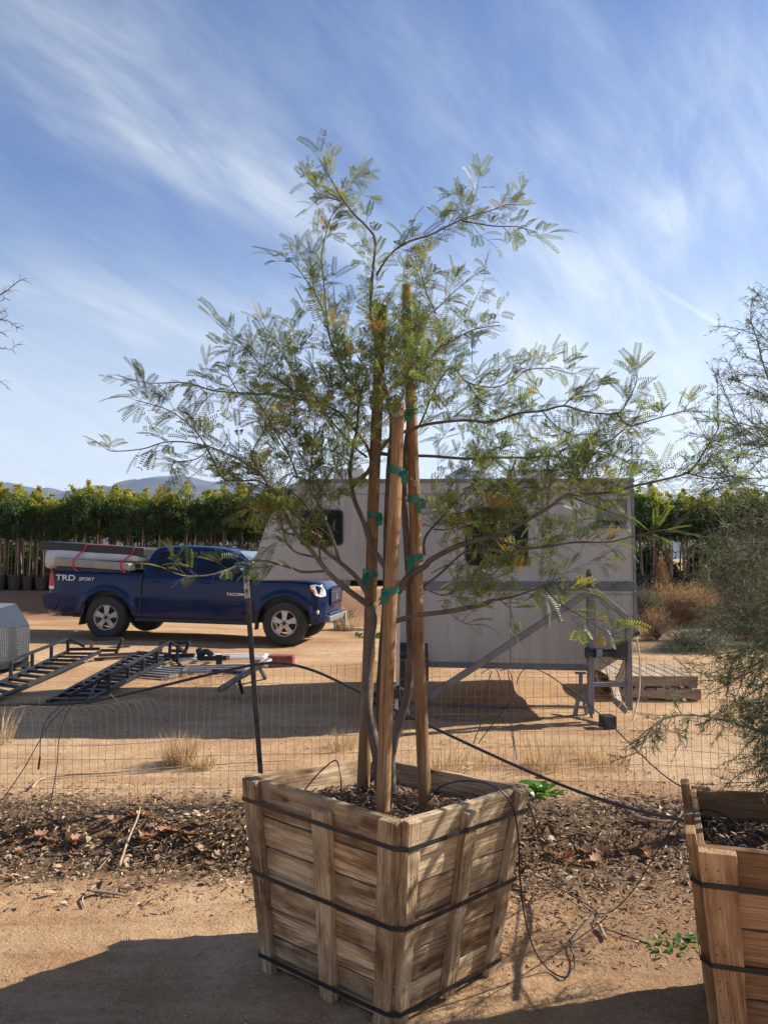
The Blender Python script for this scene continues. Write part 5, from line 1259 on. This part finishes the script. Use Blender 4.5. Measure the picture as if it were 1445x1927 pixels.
# ------------------------------------------------------------------ rows of nursery trees
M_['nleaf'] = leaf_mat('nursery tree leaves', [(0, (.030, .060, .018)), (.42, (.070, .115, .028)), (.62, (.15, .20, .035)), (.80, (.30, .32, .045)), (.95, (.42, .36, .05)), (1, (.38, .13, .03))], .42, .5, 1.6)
M_['ntrunk'] = plain('nursery trunk bark', (.12, .085, .058), .85, 0, .5, 5, .3, True)
M_['cane'] = plain('weathered bamboo stake', (.40, .27, .15), .8, 0, .5, 4, .1, True)
rn = random.Random(21)
def nursery_variant(seed):
    r_ = random.Random(seed); H_ = 2.72 + r_.uniform(-.12, .14)
    root = thing('potted_nursery_tree', 'slim leafy nursery tree in a black pot, one of the crowded rows beyond the yard', 'potted tree', (0, 0, 0), 'nursery trees standing in rows')
    mb = MB(); mb.lathe([(0, .0), (.17, 0), (.215, .38), (.225, .385), (.225, .41), (.205, .41), (.20, .34), (0, .34)], Matrix.Identity(4), 18); mb.build('pot', M_['black'], root, smooth=True)
    mb = MB(); pts = [(r_.uniform(-.03, .03), r_.uniform(-.03, .03), .34 + i * .3) for i in range(8)]; mb.tube(pts, [.024 - .0018 * i for i in range(8)], 7)
    for i in range(7):
        z = r_.uniform(1.25, 2.2); a = r_.uniform(0, 6.28); mb.tube([(0, 0, z), (.14 * math.cos(a), .14 * math.sin(a), z + .2), (.26 * math.cos(a), .26 * math.sin(a), z + .48)], [.010, .007, .003], 5)
    mb.build('trunk', M_['ntrunk'], root, smooth='full')
    mb = MB(); x0, y0 = r_.uniform(-.06, .06), -.07; mb.tube([(x0, y0, .3), (x0 + r_.uniform(-.05, .05), y0 + .03, 1.75 + r_.uniform(-.2, .2))], .016, 7); mb.build('stake', M_['cane'], root)
    mb = MB(); x0, y0 = r_.uniform(-.12, .12), .08; mb.tube([(x0, y0, .3), (x0 + r_.uniform(-.08, .08), y0 - .03, 1.85 + r_.uniform(-.2, .2))], .014, 6); mb.build('stake', M_['ntrunk'], root)
    cr = MB(); cl = []
    for _ in range(62):
        z = r_.uniform(1.56, H_ - .10); t = (z - 1.4) / (H_ - 1.4); w_ = .42 * (1 - .75 * max(0, t - .4) / .6) * (.7 + .3 * sm(0, .2, t)); a = r_.uniform(0, 6.28); q = r_.random() ** .5 * w_
        cl.append((q * math.cos(a), q * math.sin(a), z, r_.uniform(.07, .15)))
    for i in range(3): cl.append((r_.uniform(-.06, .06), r_.uniform(-.06, .06), H_ - .06 * i + r_.uniform(0, .12), .05))
    for (cx_, cy_, cz_, cr_) in cl:
        for _ in range(42):
            v = Vector((r_.gauss(0, 1), r_.gauss(0, 1), r_.gauss(0, 1))).normalized() * cr_ * r_.uniform(.4, 1.15); p = Vector((cx_, cy_, cz_)) + v
            d = Vector((r_.gauss(0, 1), r_.gauss(0, 1), r_.gauss(-.3, .7))).normalized(); l_ = r_.uniform(.035, .075); s_ = d.cross(Vector((r_.gauss(0, 1), r_.gauss(0, 1), r_.gauss(0, 1)))).normalized() * l_ * .30
            hgt = (p.z - 1.4) / 1.4; cr.tint = min(1, max(0, r_.gauss(.20 + .60 * sm(.58, .95, hgt), .14)))  # sunlight on the crown tops put into the colour: higher leaves yellower, brighter
            cr.face(p, p + d * l_ * .5 - s_, p + d * l_, p + d * l_ * .5 + s_)
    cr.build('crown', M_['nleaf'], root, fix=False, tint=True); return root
variants = [nursery_variant(100 + i) for i in range(6)]
spots = []
for row, yy in enumerate((20.35, 20.85, 21.4, 22.0)):
    x = -11.6 + rn.uniform(0, .3)
    while x < -1.0: spots.append((x + rn.uniform(-.05, .05), yy + rn.uniform(-.08, .08))); x += .37 + (.05 if row else .0)
for row, yy in enumerate((20.4, 20.95, 21.5)):
    x = 5.6
    while x < 11.6: spots.append((x + rn.uniform(-.06, .06), yy + rn.uniform(-.08, .08))); x += .40
used = set()
for i, (x, y) in enumerate(spots):
    v = i % 6
    o = variants[v] if v not in used else copy_tree(variants[v]); used.add(v)
    if x > 0: o['label'] = 'leafy nursery tree in a black pot, in the rows right of the camper'
    elif y > 20.65: o['label'] = 'leafy nursery tree in a black pot, in the back rows left of the camper'
    elif x < -8.95 and x > -10.3: fl_ = globals().get('fl_', 0) + 1; o['label'] = 'nursery tree whose black pot is %s from the left edge, behind the truck tail' % ('first', 'second', 'third', 'fourth', 'fifth')[fl_ - 1]
    else: o['label'] = 'leafy nursery tree in a black pot, in the front row behind the truck'
    s_ = rn.uniform(.84, 1.01)
    o.location = (x, y, ground_z(x, y) - .01); o.rotation_euler = (rn.uniform(-.02, .02), rn.uniform(-.035, .035), rn.uniform(0, 6.28)); o.scale = (s_, s_, s_)
print('nursery', len(spots))
# far hedge of more stock closing the view between the trunks
M_['wood'] = M_['ntrunk']
def bush(mb, c, rx, ry, rz, n, l_, wr, tint, r_, up_=.3, clumps=14):
    cs = []
    for _ in range(clumps):
        v = Vector((r_.gauss(0, 1), r_.gauss(0, 1), abs(r_.gauss(0, 1)))).normalized() * r_.uniform(.3, .9); cs.append(Vector((v.x * rx, v.y * ry, v.z * rz)))
    for _ in range(n):
        q = r_.choice(cs); p = c + q + Vector((r_.gauss(0, rx * .2), r_.gauss(0, ry * .2), r_.gauss(0, rz * .16)))
        if p.z < c.z: p.z = c.z + r_.random() * .1
        d = Vector((r_.gauss(0, 1), r_.gauss(0, 1), r_.gauss(up_, .8))).normalized(); ll = l_ * r_.uniform(.5, 1.3); s_ = d.cross(Vector((r_.gauss(0, 1), r_.gauss(0, 1), r_.gauss(0, 1)))).normalized() * ll * wr
        mb.tint = min(1, max(0, r_.gauss(tint, .14))); mb.face(p - s_ * .6, p + s_ * .6, p + d * ll)
hb_ = MB(); rr_ = random.Random(5)
for x in range(-16, 18):
    bush(hb_, Vector((x + rr_.random(), 24.5 + rr_.random(), .75)), .7, .5, 2.5, 700, .16, .35, .22, rr_, 0, 22); bush(hb_, Vector((x + rr_.random(), 24.0, .70)), .8, .4, 1.5, 2400, .20, .40, .05, rr_, 0, 40)
o = hb_.build('far_hedge', M_['nleaf'], fix=False, tint=True); props(o, 'dark leafy mass of further nursery stock behind the rows of trees', 'hedge', kind='stuff')

# ------------------------------------------------------------------ scrub on the right, behind the camper
M_['scrub'] = leaf_mat('grey green scrub', [(0, (.05, .07, .04)), (.4, (.13, .16, .09)), (.7, (.24, .25, .16)), (1, (.36, .33, .22))], .3, .8, 1.2)
M_['dry'] = leaf_mat('dry tan grass and twigs', [(0, (.12, .065, .03)), (.35, (.28, .16, .07)), (.65, (.44, .29, .14)), (1, (.60, .47, .28))], .3, .8, 1.2)
M_['gold'] = leaf_mat('golden brown dried scrub', [(0, (.16, .09, .04)), (.5, (.36, .235, .11)), (1, (.58, .43, .23))], .3, .8, 1.2)
M_['mauve'] = leaf_mat('mauve grey twigs', [(0, (.06, .045, .04)), (.5, (.15, .115, .10)), (1, (.26, .22, .18))], .2, .8, 1.2)
def grass(mb, c, rx, n, h, tint, r_, lean=.35, w_=.0024):
    for _ in range(n):
        a = r_.uniform(0, 6.28); q = r_.random() ** .6 * rx; p = c + Vector((q * math.cos(a), q * math.sin(a), 0)); p.z = ground_z(p.x, p.y) - .01
        d = Vector((math.cos(a) * lean * r_.uniform(0, 1.6), math.sin(a) * lean * r_.uniform(0, 1.6), 1)); d += Vector((r_.gauss(0, .12), r_.gauss(0, .12), 0)); d.normalize()
        hh = h * r_.uniform(.45, 1.15); s_ = Vector((r_.gauss(0, 1), r_.gauss(0, 1), 0)).normalized() * w_; m = p + d * hh * .55; e = p + d * hh + Vector((d.x, d.y, -.15)) * hh * r_.uniform(0, .35)
        mb.tint = min(1, max(0, r_.gauss(tint, .18))); mb.face(p - s_, p + s_, m + s_ * .8, m - s_ * .8); mb.face(m - s_ * .8, m + s_ * .8, e)
def shrub(px, py, rx, rz, label, mat, tint, n, name='scrub_bush', l_=.10, wr=.06, up_=.5, d=None, stems=True):
    c = gpx(px, py) if d is None else gp(px, d); root = thing(name, label, 'bush', tuple(c), 'scrub bushes right of the camper'); r_ = random.Random(int(px + py))
    mb = MB(); bush(mb, c, rx, rx * .8, rz, n, l_, wr, tint, r_, up_, 26); mb.build('foliage', M_[mat], root, fix=False, tint=True)
    sb = MB()
    for _ in range(46):
        a = r_.uniform(0, 6.28); q = r_.uniform(.2, 1); e = c + Vector((rx * q * math.cos(a), rx * .8 * q * math.sin(a), rz * r_.uniform(.5, 1.1))); m = c.lerp(e, .5) + Vector((r_.gauss(0, .08), r_.gauss(0, .08), .05)); sb.tube([c, m, e], [.010, .006, .002], 4, False)
    sb.build('stems', M_['bark2'], root, fix=False)
shrub(1212, 1180, .42, .95, 'grey green bush touching the right edge of the camper', 'scrub', .42, 9000, l_=.10)
shrub(1278, 1176, 1.05, 1.05, 'tan brown dried bush in front of the dark trunks on the right', 'gold', .55, 34000, l_=.14, wr=.05)
shrub(1244, 1168, .24, 1.35, 'tall narrow dried brown plant beside the grey green bush', 'gold', .35, 6000, l_=.13, wr=.05, up_=1.5)
shrub(1235, 1205, .45, .55, 'low straw coloured bush at the foot of the grey green bush', 'dry', .60, 5000, l_=.11, wr=.03)
shrub(1300, 1225, .60, .42, 'low silvery scrub at the edge of the sand on the right', 'scrub', .62, 9000, l_=.08)
shrub(1400, 1190, .8, .9, 'dull green bush behind the drooping branches at the right edge', 'scrub', .25, 12000, l_=.1)
shrub(1455, 1130, 1.2, 2.6, 'tall mauve brown leafless thicket at the right edge behind the planter tree', 'mauve', .4, 16000, l_=.20, wr=.02, up_=.6, d=13.5)
shrub(1405, 1150, .7, 1.9, 'grey brown twiggy bush left of the tall mauve thicket', 'mauve', .6, 9000, l_=.18, wr=.022, up_=.7, d=14.5)
shrub(650, 1170, .35, .3, 'pale dry grass clump by the truck bumper', 'dry', .75, 1500, l_=.12, wr=.03, up_=1.4)
# grass tufts
def tuft(px, py, r, n, h, label, tint=.80, name='grass_tuft', mat='dry', w_=.0022, lean=.35, grp='dry grass tufts by the fence'):
    c = gpx(px, py); mb = MB(); r_ = random.Random(int(px * 7 + py)); grass(mb, c, r, n, h, tint, r_, lean, w_); o = mb.build(name, M_[mat], fix=False, tint=True); props(o, label, 'grass tuft', grp)
tuft(338, 1440, .095, 420, .25, 'golden dry grass tuft in the sun left of the leaning fence post')
tuft(384, 1447, .07, 130, .15, 'smaller golden tuft touching the right side of the big golden tuft')
tuft(828, 1455, .14, 150, .24, 'golden tuft behind the right stake below the black pipe')
tuft(1025, 1445, .15, 140, .26, 'golden tuft just above the bright green weed')
tuft(1140, 1440, .20, 170, .18, 'low straw tuft in half shade midway between the two planters')
tuft(1090, 1425, .16, 90, .16, 'loose straw tuft behind the black pipe left of the half shaded one')
tuft(905, 1440, .18, 90, .16, 'thin straw tuft under the sloping black pipe')
tuft(640, 1410, .14, 160, .16, 'faint straw tuft left of the stakes')
tuft(660, 1185, .3, 350, .30, 'pale straw tuft around the concrete block', w_=.006)
tuft(-2, 1400, .10, 70, .36, 'pale dead weed tangled in the fence at the left edge', .95)
tuft(100, 1160, .12, 60, .2, 'tiny straw tuft on the sand behind the truck', w_=.006)
tuft(390, 1280, .5, 500, .12, 'short straw growing among the pale frames', .7, lean=.5)
# broad leaved weeds
M_['weed'] = leaf_mat('fresh green weed', [(0, (.03, .10, .012)), (.5, (.075, .20, .025)), (1, (.16, .30, .05))], .45, .4, 1.5)
def weed(px, py, n, l_, label, tint=.55, dz=0, sp=.05):
    c = gpx(px, py); mb = MB(); r_ = random.Random(int(px))
    for _ in range(n):
        a = r_.uniform(0, 6.28); d = Vector((math.cos(a), math.sin(a), r_.uniform(.3, 1.4))).normalized(); ll = l_ * r_.uniform(.6, 1.2); s_ = Vector((-math.sin(a), math.cos(a), 0)) * ll * .2
        p = c + Vector((r_.gauss(0, sp), r_.gauss(0, sp), 0)); mb.tint = min(1, max(0, r_.gauss(tint, .2))); q = [p]
        for t in (.35, .7, 1.0): q.append(p + d * ll * t + Vector((0, 0, -.35 * ll * t * t)))
        mb.face(q[0], q[1] - s_, q[1] + s_); mb.face(q[1] - s_, q[2] - s_ * .8, q[2] + s_ * .8, q[1] + s_); mb.face(q[2] - s_ * .8, q[3], q[2] + s_ * .8)
    o = mb.build('green_weed', M_['weed'], fix=False, tint=True); props(o, label, 'weed', 'green weeds')
weed(1002, 1488, 110, .11, 'bright green leafy weed just behind the right corner of the weathered planter', .6, sp=.06)
weed(1300, 1770, 26, .05, 'small dull green weed close to the right planter', .3, sp=.04)
weed(1245, 1782, 22, .045, 'patchy small green weed left of the one by the right planter', .35, sp=.05)
weed(1268, 1775, 12, .035, 'smallest green seedling between two weeds by the right planter', .4, sp=.03)
weed(990, 1672, 14, .03, 'tiny green seedling beside the weathered planter', .4, sp=.03)
weed(700, 1200, 40, .2, 'green weed behind the left stake', .4, sp=.1)

# ------------------------------------------------------------------ palo verde in the right planter
M_['pv'] = leaf_mat('thin green needles', [(0, (.045, .062, .025)), (.5, (.10, .125, .05)), (1, (.19, .20, .09))], .38, .6, 1.2)
M_['pvbark'] = plain('green grey bark', (.095, .095, .06), .75, 0, .3, 12, .3)
rp_ = random.Random(33); pvw = MB(); pvl = MB()
def spray(p, d, l, depth, droop, dens=1.0):
    n = 6; pts = [p.copy()]; q = p.copy()
    for i in range(n):
        d = (d + Vector((rp_.uniform(-.13, .13), rp_.uniform(-.13, .13), rp_.uniform(-.10, .10) - droop))).normalized(); q = q + d * (l / n); pts.append(q.copy())
    r_ = .0008 + .0013 * depth; pvw.tube(pts, [r_ * (1 - .6 * i / n) for i in range(n + 1)], 4, False)
    for i in range(1, n + 1):
        a, b = pts[i - 1], pts[i]; dd = (b - a).normalized()
        if depth > 0:
            for _ in range(2):
                if rp_.random() < .72 * dens: spray(a.lerp(b, rp_.random()), rdir2(dd, rp_.uniform(.5, 1.0)), l * rp_.uniform(.35, .6), depth - 1, droop * .6, dens)
        m_ = max(2, int((b - a).length / (.006 if a.z > 1.6 else .009)))
        for j in range(m_):
            c_ = a.lerp(b, (j + rp_.random()) / m_); v = rdir2(dd, rp_.uniform(.55, 1.1)); ll = rp_.uniform(.014, .034); s_ = v.cross(Vector((rp_.gauss(0, 1), rp_.gauss(0, 1), rp_.gauss(0, 1)))).normalized() * .0014
            pvl.tint = rp_.gauss(.45, .22); pvl.face(c_ - s_, c_ + s_, c_ + v * ll)
def rdir2(d, spread):
    v = Vector((rp_.gauss(0, 1), rp_.gauss(0, 1), rp_.gauss(0, 1))); v = v - d * v.dot(d); v.normalize(); return (d * math.cos(spread) + v * math.sin(spread)).normalized()
base2 = ce2 + Vector((.0, .1, -.12))
def limb(pts, r0, r1):
    s_ = smooth_path(pts, 6); m = len(s_); pvw.tube(s_, [r0 + (r1 - r0) * i / (m - 1) for i in range(m)], 8); return s_
for i, (tx, ty, tz, l_) in enumerate([(1.85, 2.9, 1.5, .75), (2.0, 3.2, 2.2, .8), (1.8, 2.6, 2.6, .8), (2.2, 3.3, 1.9, .7), (2.25, 3.6, 2.8, .7), (2.0, 3.2, 1.2, .7)]):
    s_ = limb([base2, base2.lerp(Vector((tx, ty, tz)), .45) + Vector((.10, 0, .12)), Vector((tx, ty, tz))], .024, .009)
# sprays entering the view: start (px,py,d), heading and length
for (px, py, d, dx, dy, dz, l_, dep, dr) in [
    (1480, 860, 3.0, -.75, .1, .35, .38, 2, .02), (1490, 800, 3.1, -.6, .1, .6, .36, 2, .02), (1480, 900, 3.2, -.9, .0, .0, .42, 2, .03), (1475, 950, 3.0, -.9, .1, -.1, .36, 2, .04), (1500, 760, 3.0, -.4, .2, .8, .42, 2, .0), (1500, 700, 3.2, -.35, 0, .8, .34, 1, .0),
    (1470, 1010, 3.1, -.8, .1, -.2, .34, 2, .05), (1480, 1080, 3.0, -.85, .1, -.3, .38, 2, .05), (1470, 1150, 2.9, -.8, .2, -.25, .40, 2, .06), (1480, 1210, 3.0, -.85, .1, -.2, .42, 2, .05), (1485, 1270, 2.8, -.7, .2, -.3, .40, 2, .06),
    (1490, 1320, 3.0, -.75, .2, -.3, .38, 2, .06), (1480, 1360, 2.8, -.6, .2, -.5, .34, 2, .05), (1500, 1130, 3.2, -.7, .2, -.5, .45, 2, .04), (1500, 1240, 3.2, -.6, .2, -.6, .42, 2, .04), (1470, 1420, 2.9, -.4, .2, -.7, .25, 2, .04), (1460, 1180, 3.1, -.7, .2, -.6, .42, 2, .04),
    (1460, 1300, 3.1, -.5, .2, -.7, .40, 2, .04), (1450, 1100, 3.3, -.6, .2, -.6, .40, 2, .04), (1500, 990, 3.3, -.6, .1, -.5, .40, 2, .05),
    (1500, 720, 3.1, -.4, .1, .7, .30, 2, .01), (1490, 780, 3.3, -.45, .1, .5, .30, 2, .02), (1495, 850, 3.2, -.7, .1, .2, .34, 2, .02), (1490, 940, 3.4, -.7, .1, .1, .36, 2, .03), (1500, 650, 3.2, -.35, .1, .8, .26, 2, .0), (1470, 1000, 3.2, -.6, .1, -.3, .34, 2, .04),
    (1490, 830, 3.3, -.5, .1, .3, .34, 2, .03), (1500, 880, 3.4, -.7, .1, .3, .42, 2, .03), (1490, 920, 3.1, -.6, .1, .1, .34, 2, .03), (1480, 980, 3.3, -.6, .1, -.1, .36, 2, .04),
    (1480, 1050, 3.2, -.8, .2, -.4, .42, 2, .04), (1460, 1240, 2.9, -.5, .1, -.7, .36, 2, .05), (1450, 1350, 3.0, -.3, .2, -.8, .3, 2, .03)]:
    px += 74 if py > 1040 else 22
    spray(P(px, py, d), Vector((dx, dy, dz)).normalized(), l_, dep, dr, .85)
    if py > 1040:
        for q_ in range(1): spray(P(px - rp_.uniform(-10, 50), py + rp_.uniform(-40, 50), d + rp_.uniform(.0, .5)), Vector((dx * .7, dy, dz - rp_.uniform(0, .5))).normalized(), l_ * .85, dep, dr, .85)
# two clear branches: the bare looking arm low in front of the pallets and the tall shoot
s_ = limb([P(1520, 1400, 2.9), P(1445, 1380, 2.85), P(1400, 1366, 2.8), P(1350, 1352, 2.75), P(1290, 1345, 2.7), P(1250, 1352, 2.65), P(1222, 1375, 2.6), P(1200, 1420, 2.55)], .0065, .0015)
for i in range(3, len(s_) - 1, 1): spray(s_[i], rdir2((s_[i + 1] - s_[i]).normalized(), rp_.uniform(.5, 1.0)), rp_.uniform(.06, .16), 1 if i % 2 else 0, .02, .55)
s_ = limb([P(1480, 800, 3.0), P(1440, 700, 3.0), P(1424, 640, 3.0), P(1412, 600, 3.0), P(1415, 560, 3.0)], .004, .0012)
for i in range(2, len(s_) - 1): spray(s_[i], rdir2((s_[i + 1] - s_[i]).normalized(), rp_.uniform(.6, 1.1)), rp_.uniform(.03, .08), 0, 0)
pv = thing('palo_verde_tree', 'fine needled green tree growing in the right planter, drooping in from the right edge', 'tree', tuple(base2))
pvw.build('branches', M_['pvbark'], pv, smooth='full', fix=False); pvl.build('crown', M_['pv'], pv, fix=False, tint=True)
print('pv', len(pvl.f), len(pvw.f))
# bare thorny tree just outside the left edge
tb_ = MB(); rp_ = random.Random(9)
def thorn(pts, r0, d_, n=24):
    s_ = smooth_path([P(x, y, d_) for x, y in pts], 6); m = len(s_); tb_.tube(s_, [r0 * (1 - .75 * i / m) for i in range(m)], 5, False)
    for _ in range(n):
        i = rp_.randrange(1, m - 1); v = rdir2((s_[i + 1] - s_[i]).normalized(), rp_.uniform(.6, 1.2)); l_ = rp_.uniform(.01, .04); q = s_[i] + v * l_; tb_.tube([s_[i], q], [.0012, .0007], 3, False)
        if rp_.random() < .5: tb_.tube([q, q + rdir2(v, .8) * l_ * .6], [.0009, .0005], 3, False)
TL = 3.3
thorn([(-90, 640), (-40, 590), (0, 556), (15, 546), (35, 530), (52, 523)], .0035, TL, 30); thorn([(-80, 660), (-20, 610), (5, 602), (22, 608), (35, 618)], .003, TL + .1, 30)
thorn([(-80, 690), (-30, 640), (0, 625), (14, 634)], .0025, TL, 14); thorn([(-90, 700), (-40, 660), (0, 655), (28, 660)], .003, TL, 10); thorn([(22, 657), (35, 648), (42, 650)], .0014, TL, 4)
thorn([(-80, 740), (-40, 700), (0, 718), (22, 734)], .0025, TL, 8); thorn([(-60, 600), (-10, 575), (10, 560)], .002, TL, 14); thorn([(-60, 620), (-5, 590), (12, 585)], .002, TL, 14)
tr_ = P(-260, 900, TL); tb_.tube(smooth_path([Vector((tr_.x, TL + .1, 0)), Vector((tr_.x + .03, TL + .05, .9)), Vector((tr_.x + .1, TL, 1.6)), P(-90, 670, TL)], 6), [.03, .028, .026, .024, .022, .021, .02, .018, .016, .015, .014, .012, .011, .01, .009, .008, .007, .006, .005][:19], 8, True)
o = tb_.build('thorn_tree', M_['bark2'], smooth='full', fix=False); props(o, 'bare thorny branches reaching in from the left edge against the sky', 'tree')

# ------------------------------------------------------------------ leaf litter, sticks, straw and grit
rl_ = random.Random(77); lt = MB()
def pix_x(x, y): return W0 / 2 + FPX * x / (y * math.cos(R(PITCH)) - 1.5 * math.sin(R(PITCH)))
N_L = 0
while N_L < 30000:
    x = rl_.uniform(-3.0, 2.9); n1 = nz(x, 0, .7, 3.1)
    y = 4.42 + n1 * .1 + rl_.gauss(0, .34)
    if x < -.4: y += .02
    if y < 3.55: continue
    dens = .35 + .65 * sm(-.15, .35, nz(x, y, 2.2, 4))
    if rl_.random() > dens * (1 - .6 * sm(4.75, 5.3, y)): continue
    p = Vector((x, y, ground_z(x, y))); big = rl_.random() < .03
    chip(lt, p, rl_, rl_.uniform(.016, .050) if not big else rl_.uniform(.05, .075), .20 if not big else .4, .30); N_L += 1
for _ in range(4200):          # thin scatter right of the planter
    x = rl_.uniform(.45, 1.9); y = rl_.uniform(3.1, 4.1)
    if rl_.random() > sm(2.9, 4.0, y) * .9 + .1: continue
    chip(lt, Vector((x, y, ground_z(x, y))), rl_, rl_.uniform(.012, .038), .2, .3)
for _ in range(3200):          # stray debris further out on the sand
    y = rl_.uniform(4.9, 8.5); x = rl_.uniform(-1, 1) * y * .55
    if nz(x, y, .9, 12) < rl_.uniform(-.3, .5): continue
    chip(lt, Vector((x, y, ground_z(x, y))), rl_, rl_.uniform(.012, .045), .2, .3, rl_.random() * .7)
o = lt.build('leaf_litter', M_['litter'], fix=False, tint=True); props(o, kind='stuff'); o['label'] = 'bank of dry fallen leaves below the fence'; o['category'] = 'leaf litter'
sw = MB()
for _ in range(12000):
    right = rl_.random() < .75
    y = rl_.uniform(2.45, 4.2) if rl_.random() < .8 else rl_.uniform(4.9, 7.5)
    x = rl_.uniform(.1, 1.9) if right else rl_.uniform(-2.4, 2.4)
    p = Vector((x, y, ground_z(x, y) + .002)); a = rl_.gauss(.5, .9); l_ = rl_.uniform(.008, .030); d = Vector((math.cos(a), math.sin(a), rl_.uniform(-.05, .25))) * l_; s_ = Vector((-math.sin(a), math.cos(a), 0)) * .0008
    sw.tint = rl_.gauss(.6, .2); sw.face(p - s_, p + s_, p + d + s_ * .5, p + d - s_ * .5)
o = sw.build('straw_scatter', M_['dry'], fix=False, tint=True); props(o, kind='stuff'); o['label'] = 'fine straw scattered over the sand'; o['category'] = 'straw'
gr_ = MB()
for _ in range(10000):
    y = 2.4 * (7.5 / 2.4) ** rl_.random(); x = rl_.uniform(-1, 1) * y * .62; s_ = rl_.uniform(.0015, .0055) * (1 if rl_.random() < .985 else 1.8); z = ground_z(x, y)
    v = [Vector((x + s_ * rl_.uniform(.7, 1.2) * a, y + s_ * rl_.uniform(.7, 1.2) * b, z + s_ * c_ * .7 + s_ * .2)) for a, b, c_ in ((1, 0, 0), (0, 1, 0), (-1, 0, 0), (0, -1, 0), (0, 0, 1))]; gr_.tint = rl_.random()
    for a, b in ((0, 1), (1, 2), (2, 3), (3, 0)): gr_.face(v[a], v[b], v[4])
k = MatB('coarse grit', .9); at = k.n('ShaderNodeAttribute', attribute_name='tint'); k.col(k.ramp(at.outputs['Fac'], [(0, (.16, .09, .055)), (.5, (.42, .27, .17)), (.95, (.50, .36, .24)), (1, (.55, .45, .35))]))
o = gr_.build('grit', k.m, fix=False, tint=True); props(o, kind='stuff'); o['label'] = 'coarse grit on the sand'; o['category'] = 'grit'
# curled big brown leaves
bl_ = 0
M_['bleaf'] = leaf_mat('curled brown leaf', [(0, (.20, .085, .04)), (.5, (.34, .17, .09)), (1, (.50, .33, .21))], .3, .7, 1.3)
def big_leaf(p, s_, seed, label):
    r_ = random.Random(seed); mb = MB(); n = 7; mb.tint = r_.random(); rz = r_.uniform(0, 6.28); c_, q_ = math.cos(rz), math.sin(rz); curl = r_.uniform(.5, 1.6); tw = r_.uniform(-.6, .6)
    out_ = [.15, .75, .55, 1.0, .6, .85, .12]; mid = []; L_, R_ = [], []
    for i in range(n):
        t = i / (n - 1); w_ = out_[i] * .42 * s_; u = (t - .5) * s_
        def tf(u, v):
            zz_ = s_ * .55 * ((abs(v) / s_) * curl + ((u / s_) ** 2) * curl) + v * tw; return p + Vector((u * c_ - v * q_, u * q_ + v * c_, zz_ + .006))
        mid.append(tf(u, 0)); L_.append(tf(u + .1 * s_ * out_[i], -w_)); R_.append(tf(u + .1 * s_ * out_[i], w_))
    for i in range(n - 1): mb.face(mid[i], mid[i + 1], R_[i + 1], R_[i]); mb.face(mid[i], L_[i], L_[i + 1], mid[i + 1])
    o = mb.build('fallen_leaf', M_['bleaf'], fix=False, tint=True); props(o, label, 'leaf', 'big curled brown leaves in the litter bank')
for i in range(44):
    if i < 26: px, py = rl_.uniform(150, 440), rl_.gauss(1575, 22)
    elif i < 34: px, py = rl_.uniform(0, 150), rl_.gauss(1600, 20)
    else: px, py = rl_.uniform(1000, 1230), rl_.gauss(1615, 12)
    big_leaf(gpx(px, py, .01), rl_.uniform(.045, .085), i, 'curled reddish brown leaf on the litter bank ' + ('left of the weathered planter' if i < 26 else 'close to the left edge' if i < 34 else 'between the two planters'))
def stick(pts, r, label, name='fallen_stick', mat='pallet'):
    w3 = smooth_path([gpx(x, y, dz) for x, y, dz in pts], 4); m = len(w3); mb = MB(); mb.tube([p + Vector((0, 0, .004 * nz(i, r, .9))) for i, p in enumerate(w3)], [r * (1 - .5 * i / m) for i in range(m)], 6); o = mb.build(name, M_[mat], smooth='full'); props(o, label, 'stick', 'sticks on the ground')
stick([(225, 1640, .02), (240, 1605, .05), (258, 1570, .08), (264, 1545, .07)], .008, 'pale stick rising out of the litter bank among the brown leaves')
stick([(148, 1652, .01), (180, 1645, .01), (210, 1620, .03)], .005, 'thin pale twig lying left of the rising stick')
stick([(165, 1684, .012), (200, 1687, .014), (232, 1690, .012)], .010, 'thick grey stick on the sand just below the litter bank')
stick([(160, 1712, .01), (156, 1695, .012), (175, 1675, .012), (182, 1668, .01)], .0045, 'forked thin twig beside the thick grey stick')
stick([(60, 1490, .02), (90, 1468, .02), (200, 1462, .02), (330, 1450, .02), (450, 1442, .02), (560, 1436, .02)], .007, 'long pale stalk along the foot of the fence')
stick([(1190, 1545, .03), (1240, 1556, .03), (1285, 1553, .03)], .012, 'grey branch lying beside the back of the right planter')
stick([(1250, 1590, .02), (1270, 1568, .06), (1290, 1552, .08)], .006, 'pale forked twig leaning at the right planter')
stick([(1005, 1545, .02), (1060, 1572, .02), (1140, 1590, .02)], .006, 'thin branch in the litter right of the weathered planter')
stick([(1128, 1750, .012), (1140, 1775, .012)], .009, 'short brown wood piece on the sand between the planters')
bpy.context.view_layer.update()
# ------------------------------------------------------------------ air between here and the hills
k = bpy.data.materials.new('haze'); k.use_nodes = True; n_ = k.node_tree; n_.nodes.clear()
mo_ = n_.nodes.new('ShaderNodeOutputMaterial'); pv_ = n_.nodes.new('ShaderNodeVolumePrincipled')
pv_.inputs['Color'].default_value = (.50, .70, 1.0, 1); pv_.inputs['Density'].default_value = .00010; pv_.inputs['Anisotropy'].default_value = .0
n_.links.new(pv_.outputs[0], mo_.inputs['Volume'])
hz = MB(); hz.box((-3400, -300, -12), (3400, 3400, 420)); o = hz.build('haze', k); props(o, kind='stuff'); o['label'] = 'thin blue air over the plain'; o['category'] = 'haze'
